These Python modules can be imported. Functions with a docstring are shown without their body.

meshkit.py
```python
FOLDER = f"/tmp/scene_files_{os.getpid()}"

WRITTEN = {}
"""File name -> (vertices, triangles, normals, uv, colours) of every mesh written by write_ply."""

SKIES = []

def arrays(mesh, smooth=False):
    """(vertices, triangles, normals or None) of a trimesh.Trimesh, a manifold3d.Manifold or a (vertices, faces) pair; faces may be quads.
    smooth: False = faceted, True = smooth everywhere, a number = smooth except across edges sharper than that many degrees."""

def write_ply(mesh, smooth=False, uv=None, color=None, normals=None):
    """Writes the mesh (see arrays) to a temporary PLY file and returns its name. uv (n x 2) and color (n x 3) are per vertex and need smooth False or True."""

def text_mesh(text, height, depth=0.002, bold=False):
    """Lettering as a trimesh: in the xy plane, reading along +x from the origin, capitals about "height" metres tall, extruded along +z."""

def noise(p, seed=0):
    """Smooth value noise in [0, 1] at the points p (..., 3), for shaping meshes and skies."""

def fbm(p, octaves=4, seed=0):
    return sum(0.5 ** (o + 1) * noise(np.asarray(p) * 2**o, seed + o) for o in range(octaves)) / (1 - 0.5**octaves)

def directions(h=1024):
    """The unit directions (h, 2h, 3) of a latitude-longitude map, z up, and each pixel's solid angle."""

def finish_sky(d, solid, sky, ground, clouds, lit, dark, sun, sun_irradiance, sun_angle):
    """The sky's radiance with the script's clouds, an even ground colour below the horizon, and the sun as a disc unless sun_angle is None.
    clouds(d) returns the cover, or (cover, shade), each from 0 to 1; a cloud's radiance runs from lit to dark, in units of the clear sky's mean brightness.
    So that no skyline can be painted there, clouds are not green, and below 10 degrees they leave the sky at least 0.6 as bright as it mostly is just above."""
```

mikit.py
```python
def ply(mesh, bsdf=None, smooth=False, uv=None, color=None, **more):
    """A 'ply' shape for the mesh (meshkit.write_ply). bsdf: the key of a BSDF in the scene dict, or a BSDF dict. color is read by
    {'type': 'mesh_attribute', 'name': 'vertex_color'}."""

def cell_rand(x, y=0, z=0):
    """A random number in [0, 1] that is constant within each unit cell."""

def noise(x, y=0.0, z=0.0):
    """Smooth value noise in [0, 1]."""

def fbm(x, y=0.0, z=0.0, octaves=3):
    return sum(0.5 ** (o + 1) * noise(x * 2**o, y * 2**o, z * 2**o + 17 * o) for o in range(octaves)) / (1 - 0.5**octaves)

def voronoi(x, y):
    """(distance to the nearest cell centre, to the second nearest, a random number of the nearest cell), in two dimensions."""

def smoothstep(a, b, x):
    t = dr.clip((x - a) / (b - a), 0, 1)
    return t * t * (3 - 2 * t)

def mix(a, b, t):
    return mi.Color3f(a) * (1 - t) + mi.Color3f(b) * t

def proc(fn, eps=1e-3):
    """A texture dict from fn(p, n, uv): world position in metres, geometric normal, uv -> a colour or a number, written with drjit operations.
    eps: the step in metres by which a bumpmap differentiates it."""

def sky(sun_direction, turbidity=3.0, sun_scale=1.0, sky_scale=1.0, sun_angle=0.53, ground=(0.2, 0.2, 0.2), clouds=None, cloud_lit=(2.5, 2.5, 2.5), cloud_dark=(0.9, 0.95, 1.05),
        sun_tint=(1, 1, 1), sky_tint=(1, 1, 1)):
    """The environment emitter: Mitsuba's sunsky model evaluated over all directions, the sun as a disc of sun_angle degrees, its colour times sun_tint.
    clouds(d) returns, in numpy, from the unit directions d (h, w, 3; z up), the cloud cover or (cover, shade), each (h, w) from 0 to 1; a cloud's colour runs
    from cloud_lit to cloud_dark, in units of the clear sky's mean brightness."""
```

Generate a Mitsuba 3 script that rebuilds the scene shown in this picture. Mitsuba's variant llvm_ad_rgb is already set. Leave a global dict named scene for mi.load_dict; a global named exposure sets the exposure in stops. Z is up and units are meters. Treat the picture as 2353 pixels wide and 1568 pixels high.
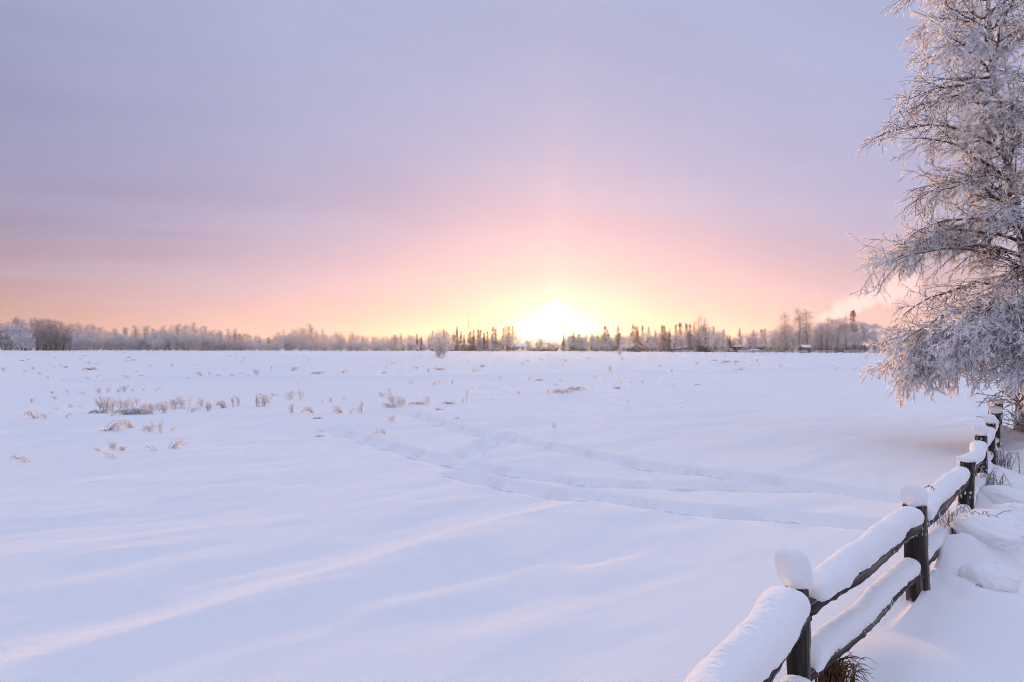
import math
import numpy as np
import mitsuba as mi
import mikit, meshkit

T = mi.ScalarTransform4f
rng = np.random.default_rng(7)
scene, labels = {}, {}

# ------------------------------------------------------------------ camera, sky, exposure
EYE = 2.0
PITCH = 0.44
scene['camera'] = dict(type='perspective', fov=73.76, fov_axis='x', near_clip=0.05, far_clip=6000.0,
                       to_world=T().look_at(origin=[0, 0, EYE], target=[0, math.cos(math.radians(PITCH)), EYE + math.sin(math.radians(PITCH))], up=[0, 0, 1]))
exposure = 0.02
AIR = .0002                                     # extinction of the frosty air, per metre
SUN_AZ, SUN_EL = 3.6, 2.7
_a, _e = math.radians(SUN_AZ), math.radians(SUN_EL)
SUN = [math.sin(_a) * math.cos(_e), math.cos(_a) * math.cos(_e), math.sin(_e)]


def veil(d):
    """High thin overcast: bands of veil cloud, its lit ice round the sun, a light pillar above it, and a steam plume at the right."""
    el = np.degrees(np.arcsin(np.clip(d[..., 2], 0, 1)))
    az = (np.degrees(np.arctan2(d[..., 0], d[..., 1])) - SUN_AZ + 180) % 360 - 180
    h = np.maximum(d[..., 2], 0.05)
    px, py = d[..., 0] / (h + .15), d[..., 1] / (h + .15)
    u, v = px * .94 + py * .34, -px * .34 + py * .94
    n = meshkit.fbm(np.stack([u * .55 + 3, v * 1.5, u * 0], -1), 4, seed=5)
    fine = meshkit.fbm(np.stack([u * 2.5, v * 9, u * 0 + 4], -1), 3, seed=9)
    clear = (.395 + .40 * np.exp(-el / 11) + .15 * np.clip((-az - 22) / 22, 0, 1) ) * (1 - .24 * (n - .5) - .10 * (fine - .5))
    hi = np.clip((el - 24) / 40, 0, 1)
    cover = 1 - clear * (1 - hi * hi * (3 - 2 * hi))
    band = .042 * np.exp(-(el / (4.5 + 7 * np.exp(-np.abs(az) / 18))) ** 1.4)     # afterglow along the horizon
    q = np.sqrt((az / 1.8) ** 2 + ((el - 1.0) * 1.0) ** 2)
    ring = np.exp(-(q / .92) ** 1.1)                                        # ice crystals lit up round the sun
    pillar = .018 * np.exp(-(az / .8) ** 2) * np.exp(-np.maximum(el - 1, 0) / 6)
    g = np.clip(band + ring + pillar, 0, 1)
    w = meshkit.fbm(np.stack([az * 1.3, el * 1.3, az * 0], -1), 3, seed=21) - .5
    steam = np.zeros_like(az)
    for pa, pe, pr in ((21.3, 2.1, .75), (22.1, 2.75, .95), (23.0, 3.1, 1.0), (23.9, 3.6, 1.1), (25.0, 4.0, 1.25), (26.3, 4.5, 1.4)):
        steam = np.maximum(steam, np.clip((pr * (1 + .5 * w) - np.hypot(az - pa, el - pe)) / (.55 * pr), 0, 1))
    steam = steam * (steam * (3 - 2 * steam)) * .7
    cover = cover + (1 - cover) * np.clip(ring, 0, 1)
    cover, g = cover + (1 - cover) * .25 * steam, g + steam * .034
    return cover, 1 - np.clip(g / np.maximum(cover, .05), 0, 1)


CLEAR = dict(turbidity=3, sky_scale=2.6, ground=(.7, .72, .8), sky_tint=(1, .66, 2.0))
M = float(np.array(mikit.sky(SUN, sun_scale=0.0, **CLEAR)['bitmap'])[:512].mean())     # the unit of the cloud colours
D = np.array([.695, .772, 1.06]) / M
L = np.array([12.0, 7.0, 3.5]) / M
scene['sky'] = mikit.sky(SUN, sun_scale=1.0, sun_angle=1.9, clouds=veil, cloud_lit=tuple(L), cloud_dark=tuple(D), sun_tint=(11.5, 16.0, 75.0), **CLEAR)


# ------------------------------------------------------------------ helpers
def put(key, mesh, bsdf, smooth=False, label=None, category=None, group=None, kind=None, **more):
    scene[key] = mikit.ply(mesh, bsdf, smooth=smooth, **more)
    tag(key, label, category, group, kind)
    return key


def tag(key, label=None, category=None, group=None, kind=None):
    d = {k: v for k, v in dict(label=label, category=category, group=group, kind=kind).items() if v}
    if d:
        labels[key] = d


_count = {}


def numbered(name):
    n = _count.get(name, 0)
    _count[name] = n + 1
    return name if n == 0 else f'{name}_{n:03d}'


def join(*parts):
    vs, fs, at = [], [], 0
    for v, f in parts:
        vs.append(v)
        fs.append(np.asarray(f) + at)
        at += len(v)
    return np.vstack(vs), np.vstack(fs)


def unit(a):
    return a / (np.linalg.norm(a, axis=-1, keepdims=True) + 1e-12)


def tubes(P, R, sides=3, lift=0.0):
    """P (n,k,3) polylines, R (n,k) radii -> one mesh of open prisms."""
    n, k, _ = P.shape
    t = unit(np.gradient(P, axis=1))
    ref = np.where(np.abs(t[..., 2:3]) < .9, [0, 0, 1.0], [1.0, 0, 0])
    a = unit(np.cross(t, ref))
    b = np.cross(t, a)
    ang = np.arange(sides) * 2 * np.pi / sides + .5
    Q = P.copy()
    Q[..., 2] += lift
    v = Q[:, :, None] + R[:, :, None, None] * (np.cos(ang)[None, None, :, None] * a[:, :, None] + np.sin(ang)[None, None, :, None] * b[:, :, None])
    ii, jj, ss = np.meshgrid(np.arange(n), np.arange(k - 1), np.arange(sides), indexing='ij')
    s2 = (ss + 1) % sides
    base = ii * k * sides
    q = np.stack([base + jj * sides + ss, base + jj * sides + s2, base + (jj + 1) * sides + s2, base + (jj + 1) * sides + ss], -1).reshape(-1, 4)
    return v.reshape(-1, 3), np.vstack([q[:, [0, 1, 2]], q[:, [0, 2, 3]]])


def ribbons(P, R, rg, lift=0.0):
    """Flat feathers of frost along polylines, each turned its own way."""
    n, k, _ = P.shape
    t = unit(P[:, -1] - P[:, 0])
    a = rg.normal(size=(n, 3))
    a = unit(a - (a * t).sum(-1, keepdims=True) * t)
    Q = P.copy()
    Q[..., 2] += lift
    v = np.stack([Q - a[:, None] * R[..., None], Q + a[:, None] * R[..., None]], 2)
    ii, jj = np.meshgrid(np.arange(n), np.arange(k - 1), indexing='ij')
    b = ii * 2 * k + jj * 2
    q = np.stack([b, b + 1, b + 3, b + 2], -1).reshape(-1, 4)
    return v.reshape(-1, 3), np.vstack([q[:, [0, 1, 2]], q[:, [0, 2, 3]]])


def sprout(P, R, m, t0, t1, length, angle, droop, k, rg, jitter=.15, thin=.5, tip=.3, flat=0.0, taper=0.0):
    """m children on every parent polyline. length, angle: (lo, hi). taper: shorter towards the parent's tip. Returns (P, R)."""
    n, kp, _ = P.shape
    t = (t0 + (t1 - t0) * (np.arange(m) + rg.random((n, m))) / m).clip(0, .999)
    x = t * (kp - 1)
    i = np.floor(x).astype(int)
    f = (x - i)[..., None]
    rows = np.arange(n)[:, None]
    start = P[rows, i] * (1 - f) + P[rows, i + 1] * f
    tan = unit(P[rows, i + 1] - P[rows, i])
    rad = R[rows, i] * (1 - f[..., 0]) + R[rows, i + 1] * f[..., 0]
    rnd = rg.normal(size=tan.shape)
    rnd[..., 2] *= 1 - flat
    perp = unit(rnd - (rnd * tan).sum(-1, keepdims=True) * tan)
    ang = np.radians(rg.uniform(*angle, (n, m)))[..., None]
    d = unit(tan * np.cos(ang) + perp * np.sin(ang))
    ln = rg.uniform(*length, (n, m)) * (1 - taper * t)
    step = (ln / (k - 1))[..., None]
    pts, q = [start], start
    for s in range(k - 1):
        d = unit(d + np.array([0, 0, -droop / (k - 1)]) + rg.normal(size=d.shape) * jitter / math.sqrt(k - 1))
        q = q + d * step
        pts.append(q)
    C = np.stack(pts, 2).reshape(n * m, k, 3)
    r0 = (rad * thin).reshape(n * m, 1)
    return C, r0 * np.linspace(1, tip, k)[None]


def smoothstep(a, b, x):
    t = np.clip((x - a) / (b - a), 0, 1)
    return t * t * (3 - 2 * t)


def grid_faces(ny, nx):
    i, j = np.meshgrid(np.arange(ny - 1), np.arange(nx - 1), indexing='ij')
    a = i * nx + j
    q = np.stack([a, a + 1, a + nx + 1, a + nx], -1).reshape(-1, 4)
    return np.vstack([q[:, [0, 1, 2]], q[:, [0, 2, 3]]])


def blob(rx, ry, rz, seed, amp=.12, freq=3.0, power=2.4, n=36, flat_base=None):
    """A rounded lump (superellipsoid) roughened by noise, closed."""
    th, ph = np.meshgrid(np.linspace(0, np.pi, n), np.linspace(0, 2 * np.pi, 2 * n, endpoint=False), indexing='ij')
    c = lambda a: np.sign(np.cos(a)) * np.abs(np.cos(a)) ** (2 / power)
    s = lambda a: np.sign(np.sin(a)) * np.abs(np.sin(a)) ** (2 / power)
    p = np.stack([s(th) * c(ph), s(th) * s(ph), c(th)], -1)
    k = 1 + amp * 2 * (meshkit.fbm(p * freq + seed * 3.7, 3, seed) - .5) + amp * .6 * (meshkit.fbm(p * freq * 5 + seed, 3, seed + 3) - .5)
    p = p * k[..., None] * [rx, ry, rz]
    if flat_base is not None:
        p[..., 2] = np.maximum(p[..., 2], flat_base)
    m = 2 * n
    i, j = np.meshgrid(np.arange(n - 1), np.arange(m), indexing='ij')
    q = np.stack([i * m + j, (i + 1) * m + j, (i + 1) * m + (j + 1) % m, i * m + (j + 1) % m], -1).reshape(-1, 4)
    return p.reshape(-1, 3), np.vstack([q[:, [0, 1, 2]], q[:, [0, 2, 3]]])


def box(x0, x1, y0, y1, z0, z1):
    v = np.array([[x, y, z] for x in (x0, x1) for y in (y0, y1) for z in (z0, z1)], float)
    f = np.array([[0, 1, 3], [0, 3, 2], [4, 6, 7], [4, 7, 5], [0, 4, 5], [0, 5, 1], [2, 3, 7], [2, 7, 6], [0, 2, 6], [0, 6, 4], [1, 5, 7], [1, 7, 3]])
    return v, f


# ------------------------------------------------------------------ materials
def diffuse(rgb):
    return {'type': 'twosided', 'bsdf': {'type': 'diffuse', 'reflectance': {'type': 'rgb', 'value': list(rgb)}}}


def rough(rgb, r=.6, spec=.3, metal=0.0):
    return {'type': 'twosided', 'bsdf': {'type': 'principled', 'base_color': {'type': 'rgb', 'value': list(rgb)}, 'roughness': r, 'specular': spec, 'metallic': metal}}


def snow_grain(p, n, uv):
    return .0034 * mikit.fbm(p.x * 45, p.y * 45, p.z * 45, 3) + .0014 * mikit.noise(p.x * 210, p.y * 210, p.z * 210)


def grainy(rgb):
    return {'type': 'twosided', 'bsdf': {'type': 'bumpmap', 'arbitrary': mikit.proc(snow_grain, eps=2e-3), 'scale': 1.0, 'bsdf': {'type': 'diffuse', 'reflectance': {'type': 'rgb', 'value': list(rgb)}}}}


scene['mat_snow'] = grainy((.91, .915, .92))
scene['mat_snow_cap'] = grainy((.91, .915, .92))
def thin(rgb, through):
    """Hoar frost: thin feathers of ice, light comes through them."""
    return {'type': 'principledthin', 'base_color': {'type': 'rgb', 'value': list(rgb)}, 'roughness': .7, 'diff_trans': through, 'spec_trans': 0.0, 'eta': 1.3}


scene['mat_frost'] = thin((.88, .88, .90), 1.0)
scene['mat_weed_rime'] = diffuse((.70, .68, .70))
scene['mat_bark'] = diffuse((.12, .072, .064))
scene['mat_needles'] = diffuse((.055, .062, .055))
scene['mat_weed'] = diffuse((.15, .085, .075))
scene['mat_grass'] = diffuse((.16, .09, .05))


def birch_bark(p, n, uv):
    k = mikit.fbm(p.x * 9, p.y * 9, p.z * 28, 3)
    return mikit.mix((.50, .46, .44), (.10, .08, .08), mikit.smoothstep(.52, .66, k))


def old_wood(p, n, uv):
    g = mikit.fbm(uv.x * 26, uv.y * 1.6, 2.0, 3)
    c = mikit.mix((.024, .019, .017), (.19, .158, .135), mikit.smoothstep(.28, .78, g))
    crack = mikit.smoothstep(.60, .68, mikit.noise(uv.x * 34 + 5, uv.y * 1.1, 7))
    c = mikit.mix(c, (.012, .010, .010), crack * .8)
    rime = mikit.smoothstep(.60, .70, mikit.fbm(p.x * 60, p.y * 60, p.z * 22, 3)) * mikit.smoothstep(.52, .68, mikit.fbm(p.x * 7, p.y * 7, p.z * 7 + 3, 2))
    return mikit.mix(c, (.74, .76, .80), rime)


scene['mat_birch'] = {'type': 'twosided', 'bsdf': {'type': 'diffuse', 'reflectance': mikit.proc(birch_bark)}}
scene['mat_wood'] = {'type': 'twosided', 'bsdf': {'type': 'principled', 'base_color': mikit.proc(old_wood), 'roughness': .75, 'specular': .25}}
scene['frosty_air'] = {'type': 'homogeneous', 'albedo': .95, 'sigma_t': AIR, 'phase': {'type': 'hg', 'g': .75}}
scene['camera']['medium'] = {'type': 'ref', 'id': 'frosty_air'}


# ------------------------------------------------------------------ the snow field
def pix(u, v):
    """A point of the photograph (2353 x 1568 view) on level ground: how the lists below were measured."""
    d = EYE * 1568 / (v - 796.0)
    return (u - 1176.5) / 1568 * d, d


def path(pts):
    return np.array([pix(u, v) for u, v in pts])


def resample(P, step):
    s = np.r_[0, np.cumsum(np.linalg.norm(np.diff(P, axis=0), axis=1))]
    q = np.arange(0, s[-1], step)
    return np.stack([np.interp(q, s, P[:, 0]), np.interp(q, s, P[:, 1])], 1)


POSTS = np.array([[.06, 1.52], [1.50, 3.56], [3.17, 5.34], [4.81, 7.27], [6.25, 9.10], [7.58, 10.85], [8.90, 12.60], [10.22, 14.40], [11.35, 16.2]])
TRACKS = [path([(930, 945), (1070, 990), (1130, 1000), (1290, 1030), (1480, 1068), (1640, 1085), (1830, 1110), (2040, 1140)]),
          path([(760, 985), (860, 1015), (960, 1045), (1080, 1072), (1190, 1085), (1370, 1108), (1560, 1112), (1830, 1120)]),
          path([(1060, 1090), (1110, 1105), (1250, 1130), (1370, 1140), (1500, 1160), (1650, 1175), (1750, 1180), (1900, 1195), (2040, 1212)]),
          path([(1160, 1000), (1110, 1025), (1060, 1055)])]
ROAD = path([(300, 872), (700, 870), (1000, 867), (1200, 863), (1500, 856), (1750, 850), (2000, 846), (2300, 842)])
RIDGES = [(path([(-250, 1620), (40, 1532), (420, 1430), (760, 1330), (1000, 1250), (1180, 1195), (1320, 1165)]), .052),
          (path([(380, 1600), (640, 1500), (900, 1420), (1150, 1345), (1300, 1310)]), .018)]


def line_distance(x, y, P):
    best, side = np.full(x.shape, 1e9), np.zeros(x.shape)
    for a, b in zip(P[:-1], P[1:]):
        e = b - a
        t = np.clip(((x - a[0]) * e[0] + (y - a[1]) * e[1]) / (e @ e), 0, 1)
        dx, dy = x - a[0] - t * e[0], y - a[1] - t * e[1]
        d = np.hypot(dx, dy)
        near = d < best
        side = np.where(near, np.sign(e[0] * dy - e[1] * dx), side)
        best = np.where(near, d, best)
    return best, side


_foot = []
for _i, _P in enumerate(TRACKS):
    _r = np.random.default_rng(40 + _i)
    _q = resample(_P, .62)
    for _k, _c in enumerate(_q[:-1]):
        _t = unit(_q[_k + 1] - _c)
        _o = (.13 if _k % 2 else -.13) + _r.normal() * .03
        _foot.append((_c[0] - _t[1] * _o, _c[1] + _t[0] * _o, _t[0], _t[1], _r.uniform(.12, .19), _r.uniform(.14, .20)))


def ground_z(x, y):
    x, y = np.broadcast_arrays(np.asarray(x, float), np.asarray(y, float))
    shape = x.shape
    x, y = x.ravel(), y.ravel()
    fd, fside = line_distance(x, y, POSTS)
    far = smoothstep(60, 260, y)
    z = far * (-.22 - .0030 * np.clip(x, -260, 140))
    z = z + smoothstep(18, 70, y) * .30 * (meshkit.fbm(np.stack([x / 34, y / 20, x * 0 + 3], -1), 3, 2) - .5)
    a, b = x * .76 + y * .65, -x * .65 + y * .76            # along and across the wind
    P = lambda u, v, s: np.stack([u, v, u * 0 + s], -1)
    b = b + 1.1 * (meshkit.fbm(P(x / 3.2, y / 3.2, 5.5), 2, 91) - .5)
    d1 = meshkit.fbm(P(a / 4.2, b / 1.8, 1.5), 4, 11)
    d2 = 1 - np.abs(2 * meshkit.fbm(P(a / 4.2, b / 1.05, 7.1), 3, 23) - 1)
    d3 = meshkit.fbm(P(a / 1.5, b / .42, 2.2), 3, 31)
    k = (1 - .35 * smoothstep(12, 60, y)) * (1 - .75 * np.exp(-(fd / 1.3) ** 2))
    z = z + k * (.125 * (d1 - .5) + .013 * (d2 ** 3 - .3) + (.028 + .040 * smoothstep(9, 22, y)) * (d3 - .5) + .012 * (meshkit.fbm(P(a / .5, b / .16, 6.2), 2, 37) - .5) * (1 - smoothstep(9, 16, y)))
    z = z + .30 * smoothstep(25, 60, y) * (meshkit.fbm(P(x / 9, y / 5, 4.4), 4, 71) - .5) * (1 - smoothstep(200, 300, y))
    for line, h in RIDGES:
        d, side = line_distance(x, y, line)
        z = z + h * np.where(side > 0, np.exp(-(d / .20) ** 2), np.exp(-(d / .75) ** 1.6)) - h * .35 * np.where(side > 0, np.exp(-((d - .6) / .4) ** 2), 0)
    d, side = line_distance(x, y, ROAD)
    z = z - .20 * np.exp(-(np.abs(d - .9) / .45) ** 2) + .10 * np.exp(-((d - 2.0) / .6) ** 2)
    near = (y < 32) & (np.abs(x) < 16)
    if near.any():
        xs, ys, zz = x[near], y[near], np.zeros(near.sum())
        for P_ in TRACKS:
            d, _ = line_distance(xs, ys, P_)
            w = .20 + .06 * meshkit.noise(P(xs * 2, ys * 2, 1.0), 5)
            zz = np.minimum(zz, -.10 * np.exp(-(d / (w + .03)) ** 6)) + .03 * np.exp(-((d - .36) / .10) ** 2)
        for fx, fy, tx, ty, ln, dp in _foot:
            m = (np.abs(xs - fx) < .7) & (np.abs(ys - fy) < .7)
            ux, uy = xs[m] - fx, ys[m] - fy
            r = np.sqrt(((ux * tx + uy * ty) / (ln + .06)) ** 2 + ((-ux * ty + uy * tx) / .115) ** 2)
            zz[m] = zz[m] - dp * np.exp(-r ** 3.2) + .022 * np.exp(-((r - 1.45) / .35) ** 2)
        z[near] += zz
    # bank of drifted snow along the fence, with lumps over the buried grass on its right side
    d, side = fd, fside
    right = side < 0
    lump = meshkit.fbm(P(x * 1.7, y * 1.7, 9.0), 3, 61)
    along = smoothstep(4.6, 6.4, y) * (1 - smoothstep(14, 18, y))
    z = z + along * np.where(right, np.exp(-(d / .75) ** 2) * (.07 + .60 * np.clip(lump - .35, 0, 1)), np.exp(-(d / .35) ** 2) * .04)
    z = z - .05 * np.where(right, smoothstep(.2, 1.6, d), 0) * (1 - smoothstep(18, 30, y))
    for mx, my, mr, mh in MOUNDS:
        z = z + mh * np.exp(-(((x - mx) ** 2 + (y - my) ** 2) / mr ** 2) ** 1.3)
    return z.reshape(shape)


MOUNDS = [(3.72, 5.25, .30, .10), (4.35, 6.35, .34, .22), (4.85, 6.9, .30, .22), (5.35, 7.2, .28, .18), (5.6, 8.1, .30, .20), (4.05, 5.9, .28, .18), (.55, 3.15, .38, .20), (2.5, 4.35, .35, .04),
          (9.9, 13.2, 1.0, .12)]


def spaced(limit, s0, flat, grow):
    out, x, s = [0.0], 0.0, s0
    while x < limit:
        s = s0 if x < flat else min(s * grow, 40)
        x += s
        out.append(x)
    return np.array(out)


_px = spaced(700, .055, 6.5, 1.022)
_xs = np.r_[-_px[:0:-1], _px]
_yf, _y = [], 1.6
while _y < 900:
    _yf.append(_y)
    _y += min(max(.028, .0105 * _y), 30)
_ys = np.r_[-25, -12, -5, -2, 0, 1, _yf]
_X, _Y = np.meshgrid(_xs, _ys)
_Z = ground_z(_X, _Y)
put('snow_field', (np.stack([_X, _Y, _Z], -1).reshape(-1, 3), grid_faces(len(_ys), len(_xs))), 'mat_snow', True,
    label='wide snow covered field with wind drifts and footprints', kind='structure')

# ------------------------------------------------------------------ prototypes: shape groups, each entry a part
def proto(name, **parts):
    scene[name] = {'type': 'shapegroup', **{k: mikit.ply(m, b) for k, (m, b) in parts.items()}}


def copy(group_key, name, x, y, scale=(1, 1, 1), turn=0.0, sink=.05, tilt=0.0, **tags):
    key = numbered(name)
    z = float(ground_z(np.array([x]), np.array([y]))[0]) - sink
    u = 1176.5 + 1568 * x / y
    if name in KINDS and 'group' in tags:
        w = where(u, STRETCHES)
        tags['label'] = f'{KINDS[name][0]} in the {w}'
        tags['group'] = f'{name.replace("_", " ").replace("bush", "bushe")}s in the {w}'
    elif 'group' in tags and not tags['label'].startswith(('small far', 'purplish')):
        w = where(u, ZONES) + (' of the near field' if y < 24 else ' of the field half way out' if y < 45 else ' of the far field')
        if tags['label'] in [k[1] for k in WORDS.values()]:
            tags['label'] = ' '.join(tags['label'].split(' ')[:9]).removesuffix(' in the').removesuffix(' bent') + f', {w}'
            tags['group'] = f'{name.replace("_", " ")}s, {w}'
        else:
            tags.pop('group')
    if name == 'spruce_tree':
        labels[key + '__frost'] = {'kind': 'stuff'}
    scene[key] = {'type': 'instance', 'to_world': T().translate([x, y, z]).rotate([0, 0, 1], turn).rotate([0, 1, 0], tilt).scale(list(scale)), 'sg': {'type': 'ref', 'id': group_key}}
    tag(key, **tags)
    return key


STRETCHES = [(165, 'high clump at the far left of the left wood'), (430, 'part of the left wood next to its high clump'), (650, 'low middle part of the left wood'), (830, 'raised part of the wood left of the lone shrub'),
             (1010, 'end of the left wood beside the lone shrub'), (1140, 'trees round the long brown house'), (1310, 'line right under the sun'), (1450, 'line just right of the sun'), (1640, 'line round the two storey house'),
             (1810, 'line behind the long dark buildings'), (1995, 'line behind the three waste bins'), (9999, 'line seen behind the birch')]
KINDS = {'tall_tree': ('tall thin frosted tree', 'tree'), 'frosted_tree': ('full frosted broadleaf tree', 'tree'), 'frosted_bush': ('low frosted bush', 'bush'), 'spruce_tree': ('dark pointed spruce', 'tree')}
ZONES = [(330, 'far left'), (560, 'left'), (860, 'left middle'), (1130, 'middle'), (1500, 'right middle'), (9999, 'right')]


def where(u, table):
    return next(w for lim, w in table if u < lim)


def at(u, v, d):
    """Ground place at bearing of column u and distance d metres."""
    return (u - 1176.5) / 1568 * d, d


def metres(px, d):
    return px * d / 1568


# --- far trees, all about 10 m tall before scaling
def line(a, b, k=6, bend=0.0, rg=rng):
    t = np.linspace(0, 1, k)[:, None]
    p = np.array(a) * (1 - t) + np.array(b) * t
    p[1:-1] += rg.normal(size=(k - 2, 3)) * bend
    return p[None]


def frosted_tree(seed, spread=1.0, low=.12, twig=1.0, limbs=20, up=(35, 62), dense=1.0, rime=.72):
    rg = np.random.default_rng(seed)
    n = 1 if spread < .8 else int(rg.integers(1, 4))
    tP = np.vstack([line((rg.normal() * .25, rg.normal() * .25, 0), (rg.normal() * .7 * spread, rg.normal() * .7 * spread, 9.6 - 1.2 * i), 7, .10, rg) for i in range(n)])
    tR = np.full((n, 1), .13) * np.linspace(1, .15, 7)[None]
    lP, lR = sprout(tP, tR, limbs // n + 3, low, .97, (2.2 * spread, 3.4 * spread), up, -.15, 5, rg, .22, .5, .3, taper=.55)
    bP, bR = sprout(lP, lR, int(7 * dense), .2, 1, (.9 * spread ** .5, 1.6 * spread ** .5), (25, 60), .25, 4, rg, .3, .6, .4)
    wP, wR = sprout(bP, bR, int(6 * dense), .15, 1, (.45, .95), (20, 60), .5, 3, rg, .3)
    xP, xR = sprout(wP, wR, 2, .2, 1, (.2, .5), (25, 65), .4, 2, rg, .3)
    bW, wW, xW = (np.full(q.shape, w * twig) for q, w in ((bR, .030), (wR, .026), (xR, .022)))
    fb, fw, fx = (rg.random(len(q)) < rime for q in (bP, wP, xP))
    trunk = join(tubes(tP, tR, 5), tubes(lP, np.maximum(lR, .018), 3), ribbons(bP[~fb], bW[~fb] * .8, rg), ribbons(wP[~fw], wW[~fw] * .8, rg), ribbons(xP[~fx], xW[~fx] * .8, rg))
    crown = join(ribbons(bP[fb], bW[fb], rg), ribbons(wP[fw], wW[fw], rg), ribbons(xP[fx], xW[fx], rg))
    return trunk, crown


def frosted_bush(seed, wide=1.0):
    rg = np.random.default_rng(seed)
    n = 11
    a = rg.uniform(0, 2 * np.pi, n)
    lean = rg.uniform(.1, .85, n)
    st = np.stack([np.cos(a) * .5, np.sin(a) * .5, a * 0], 1)
    en = np.stack([np.cos(a) * 2.9 * lean * wide, np.sin(a) * 2.9 * lean * wide, 4.9 - 1.9 * lean ** 2], 1)
    tP = np.vstack([line(s, e, 6, .10, rg) for s, e in zip(st, en)])
    tR = np.full((n, 1), .055) * np.linspace(1, .3, 6)[None]
    lP, lR = sprout(tP, tR, 11, .08, 1, (.7, 1.5), (25, 65), -.1, 4, rg, .3, .6)
    bP, bR = sprout(lP, lR, 8, .1, 1, (.3, .75), (25, 70), .2, 3, rg, .3)
    wP, wR = sprout(bP, bR, 3, .2, 1, (.15, .4), (25, 70), .3, 3, rg, .3)
    fl, fb, fw = (rg.random(len(q)) < .76 for q in (lP, bP, wP))
    lW, bW, wW = (np.full(q.shape, w) for q, w in ((lR, .034), (bR, .030), (wR, .026)))
    return join(tubes(tP, tR, 4), ribbons(lP[~fl], lW[~fl], rg), ribbons(bP[~fb], bW[~fb], rg), ribbons(wP[~fw], wW[~fw], rg)), join(ribbons(lP[fl], lW[fl], rg), ribbons(bP[fb], bW[fb], rg), ribbons(wP[fw], wW[fw], rg))


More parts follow.
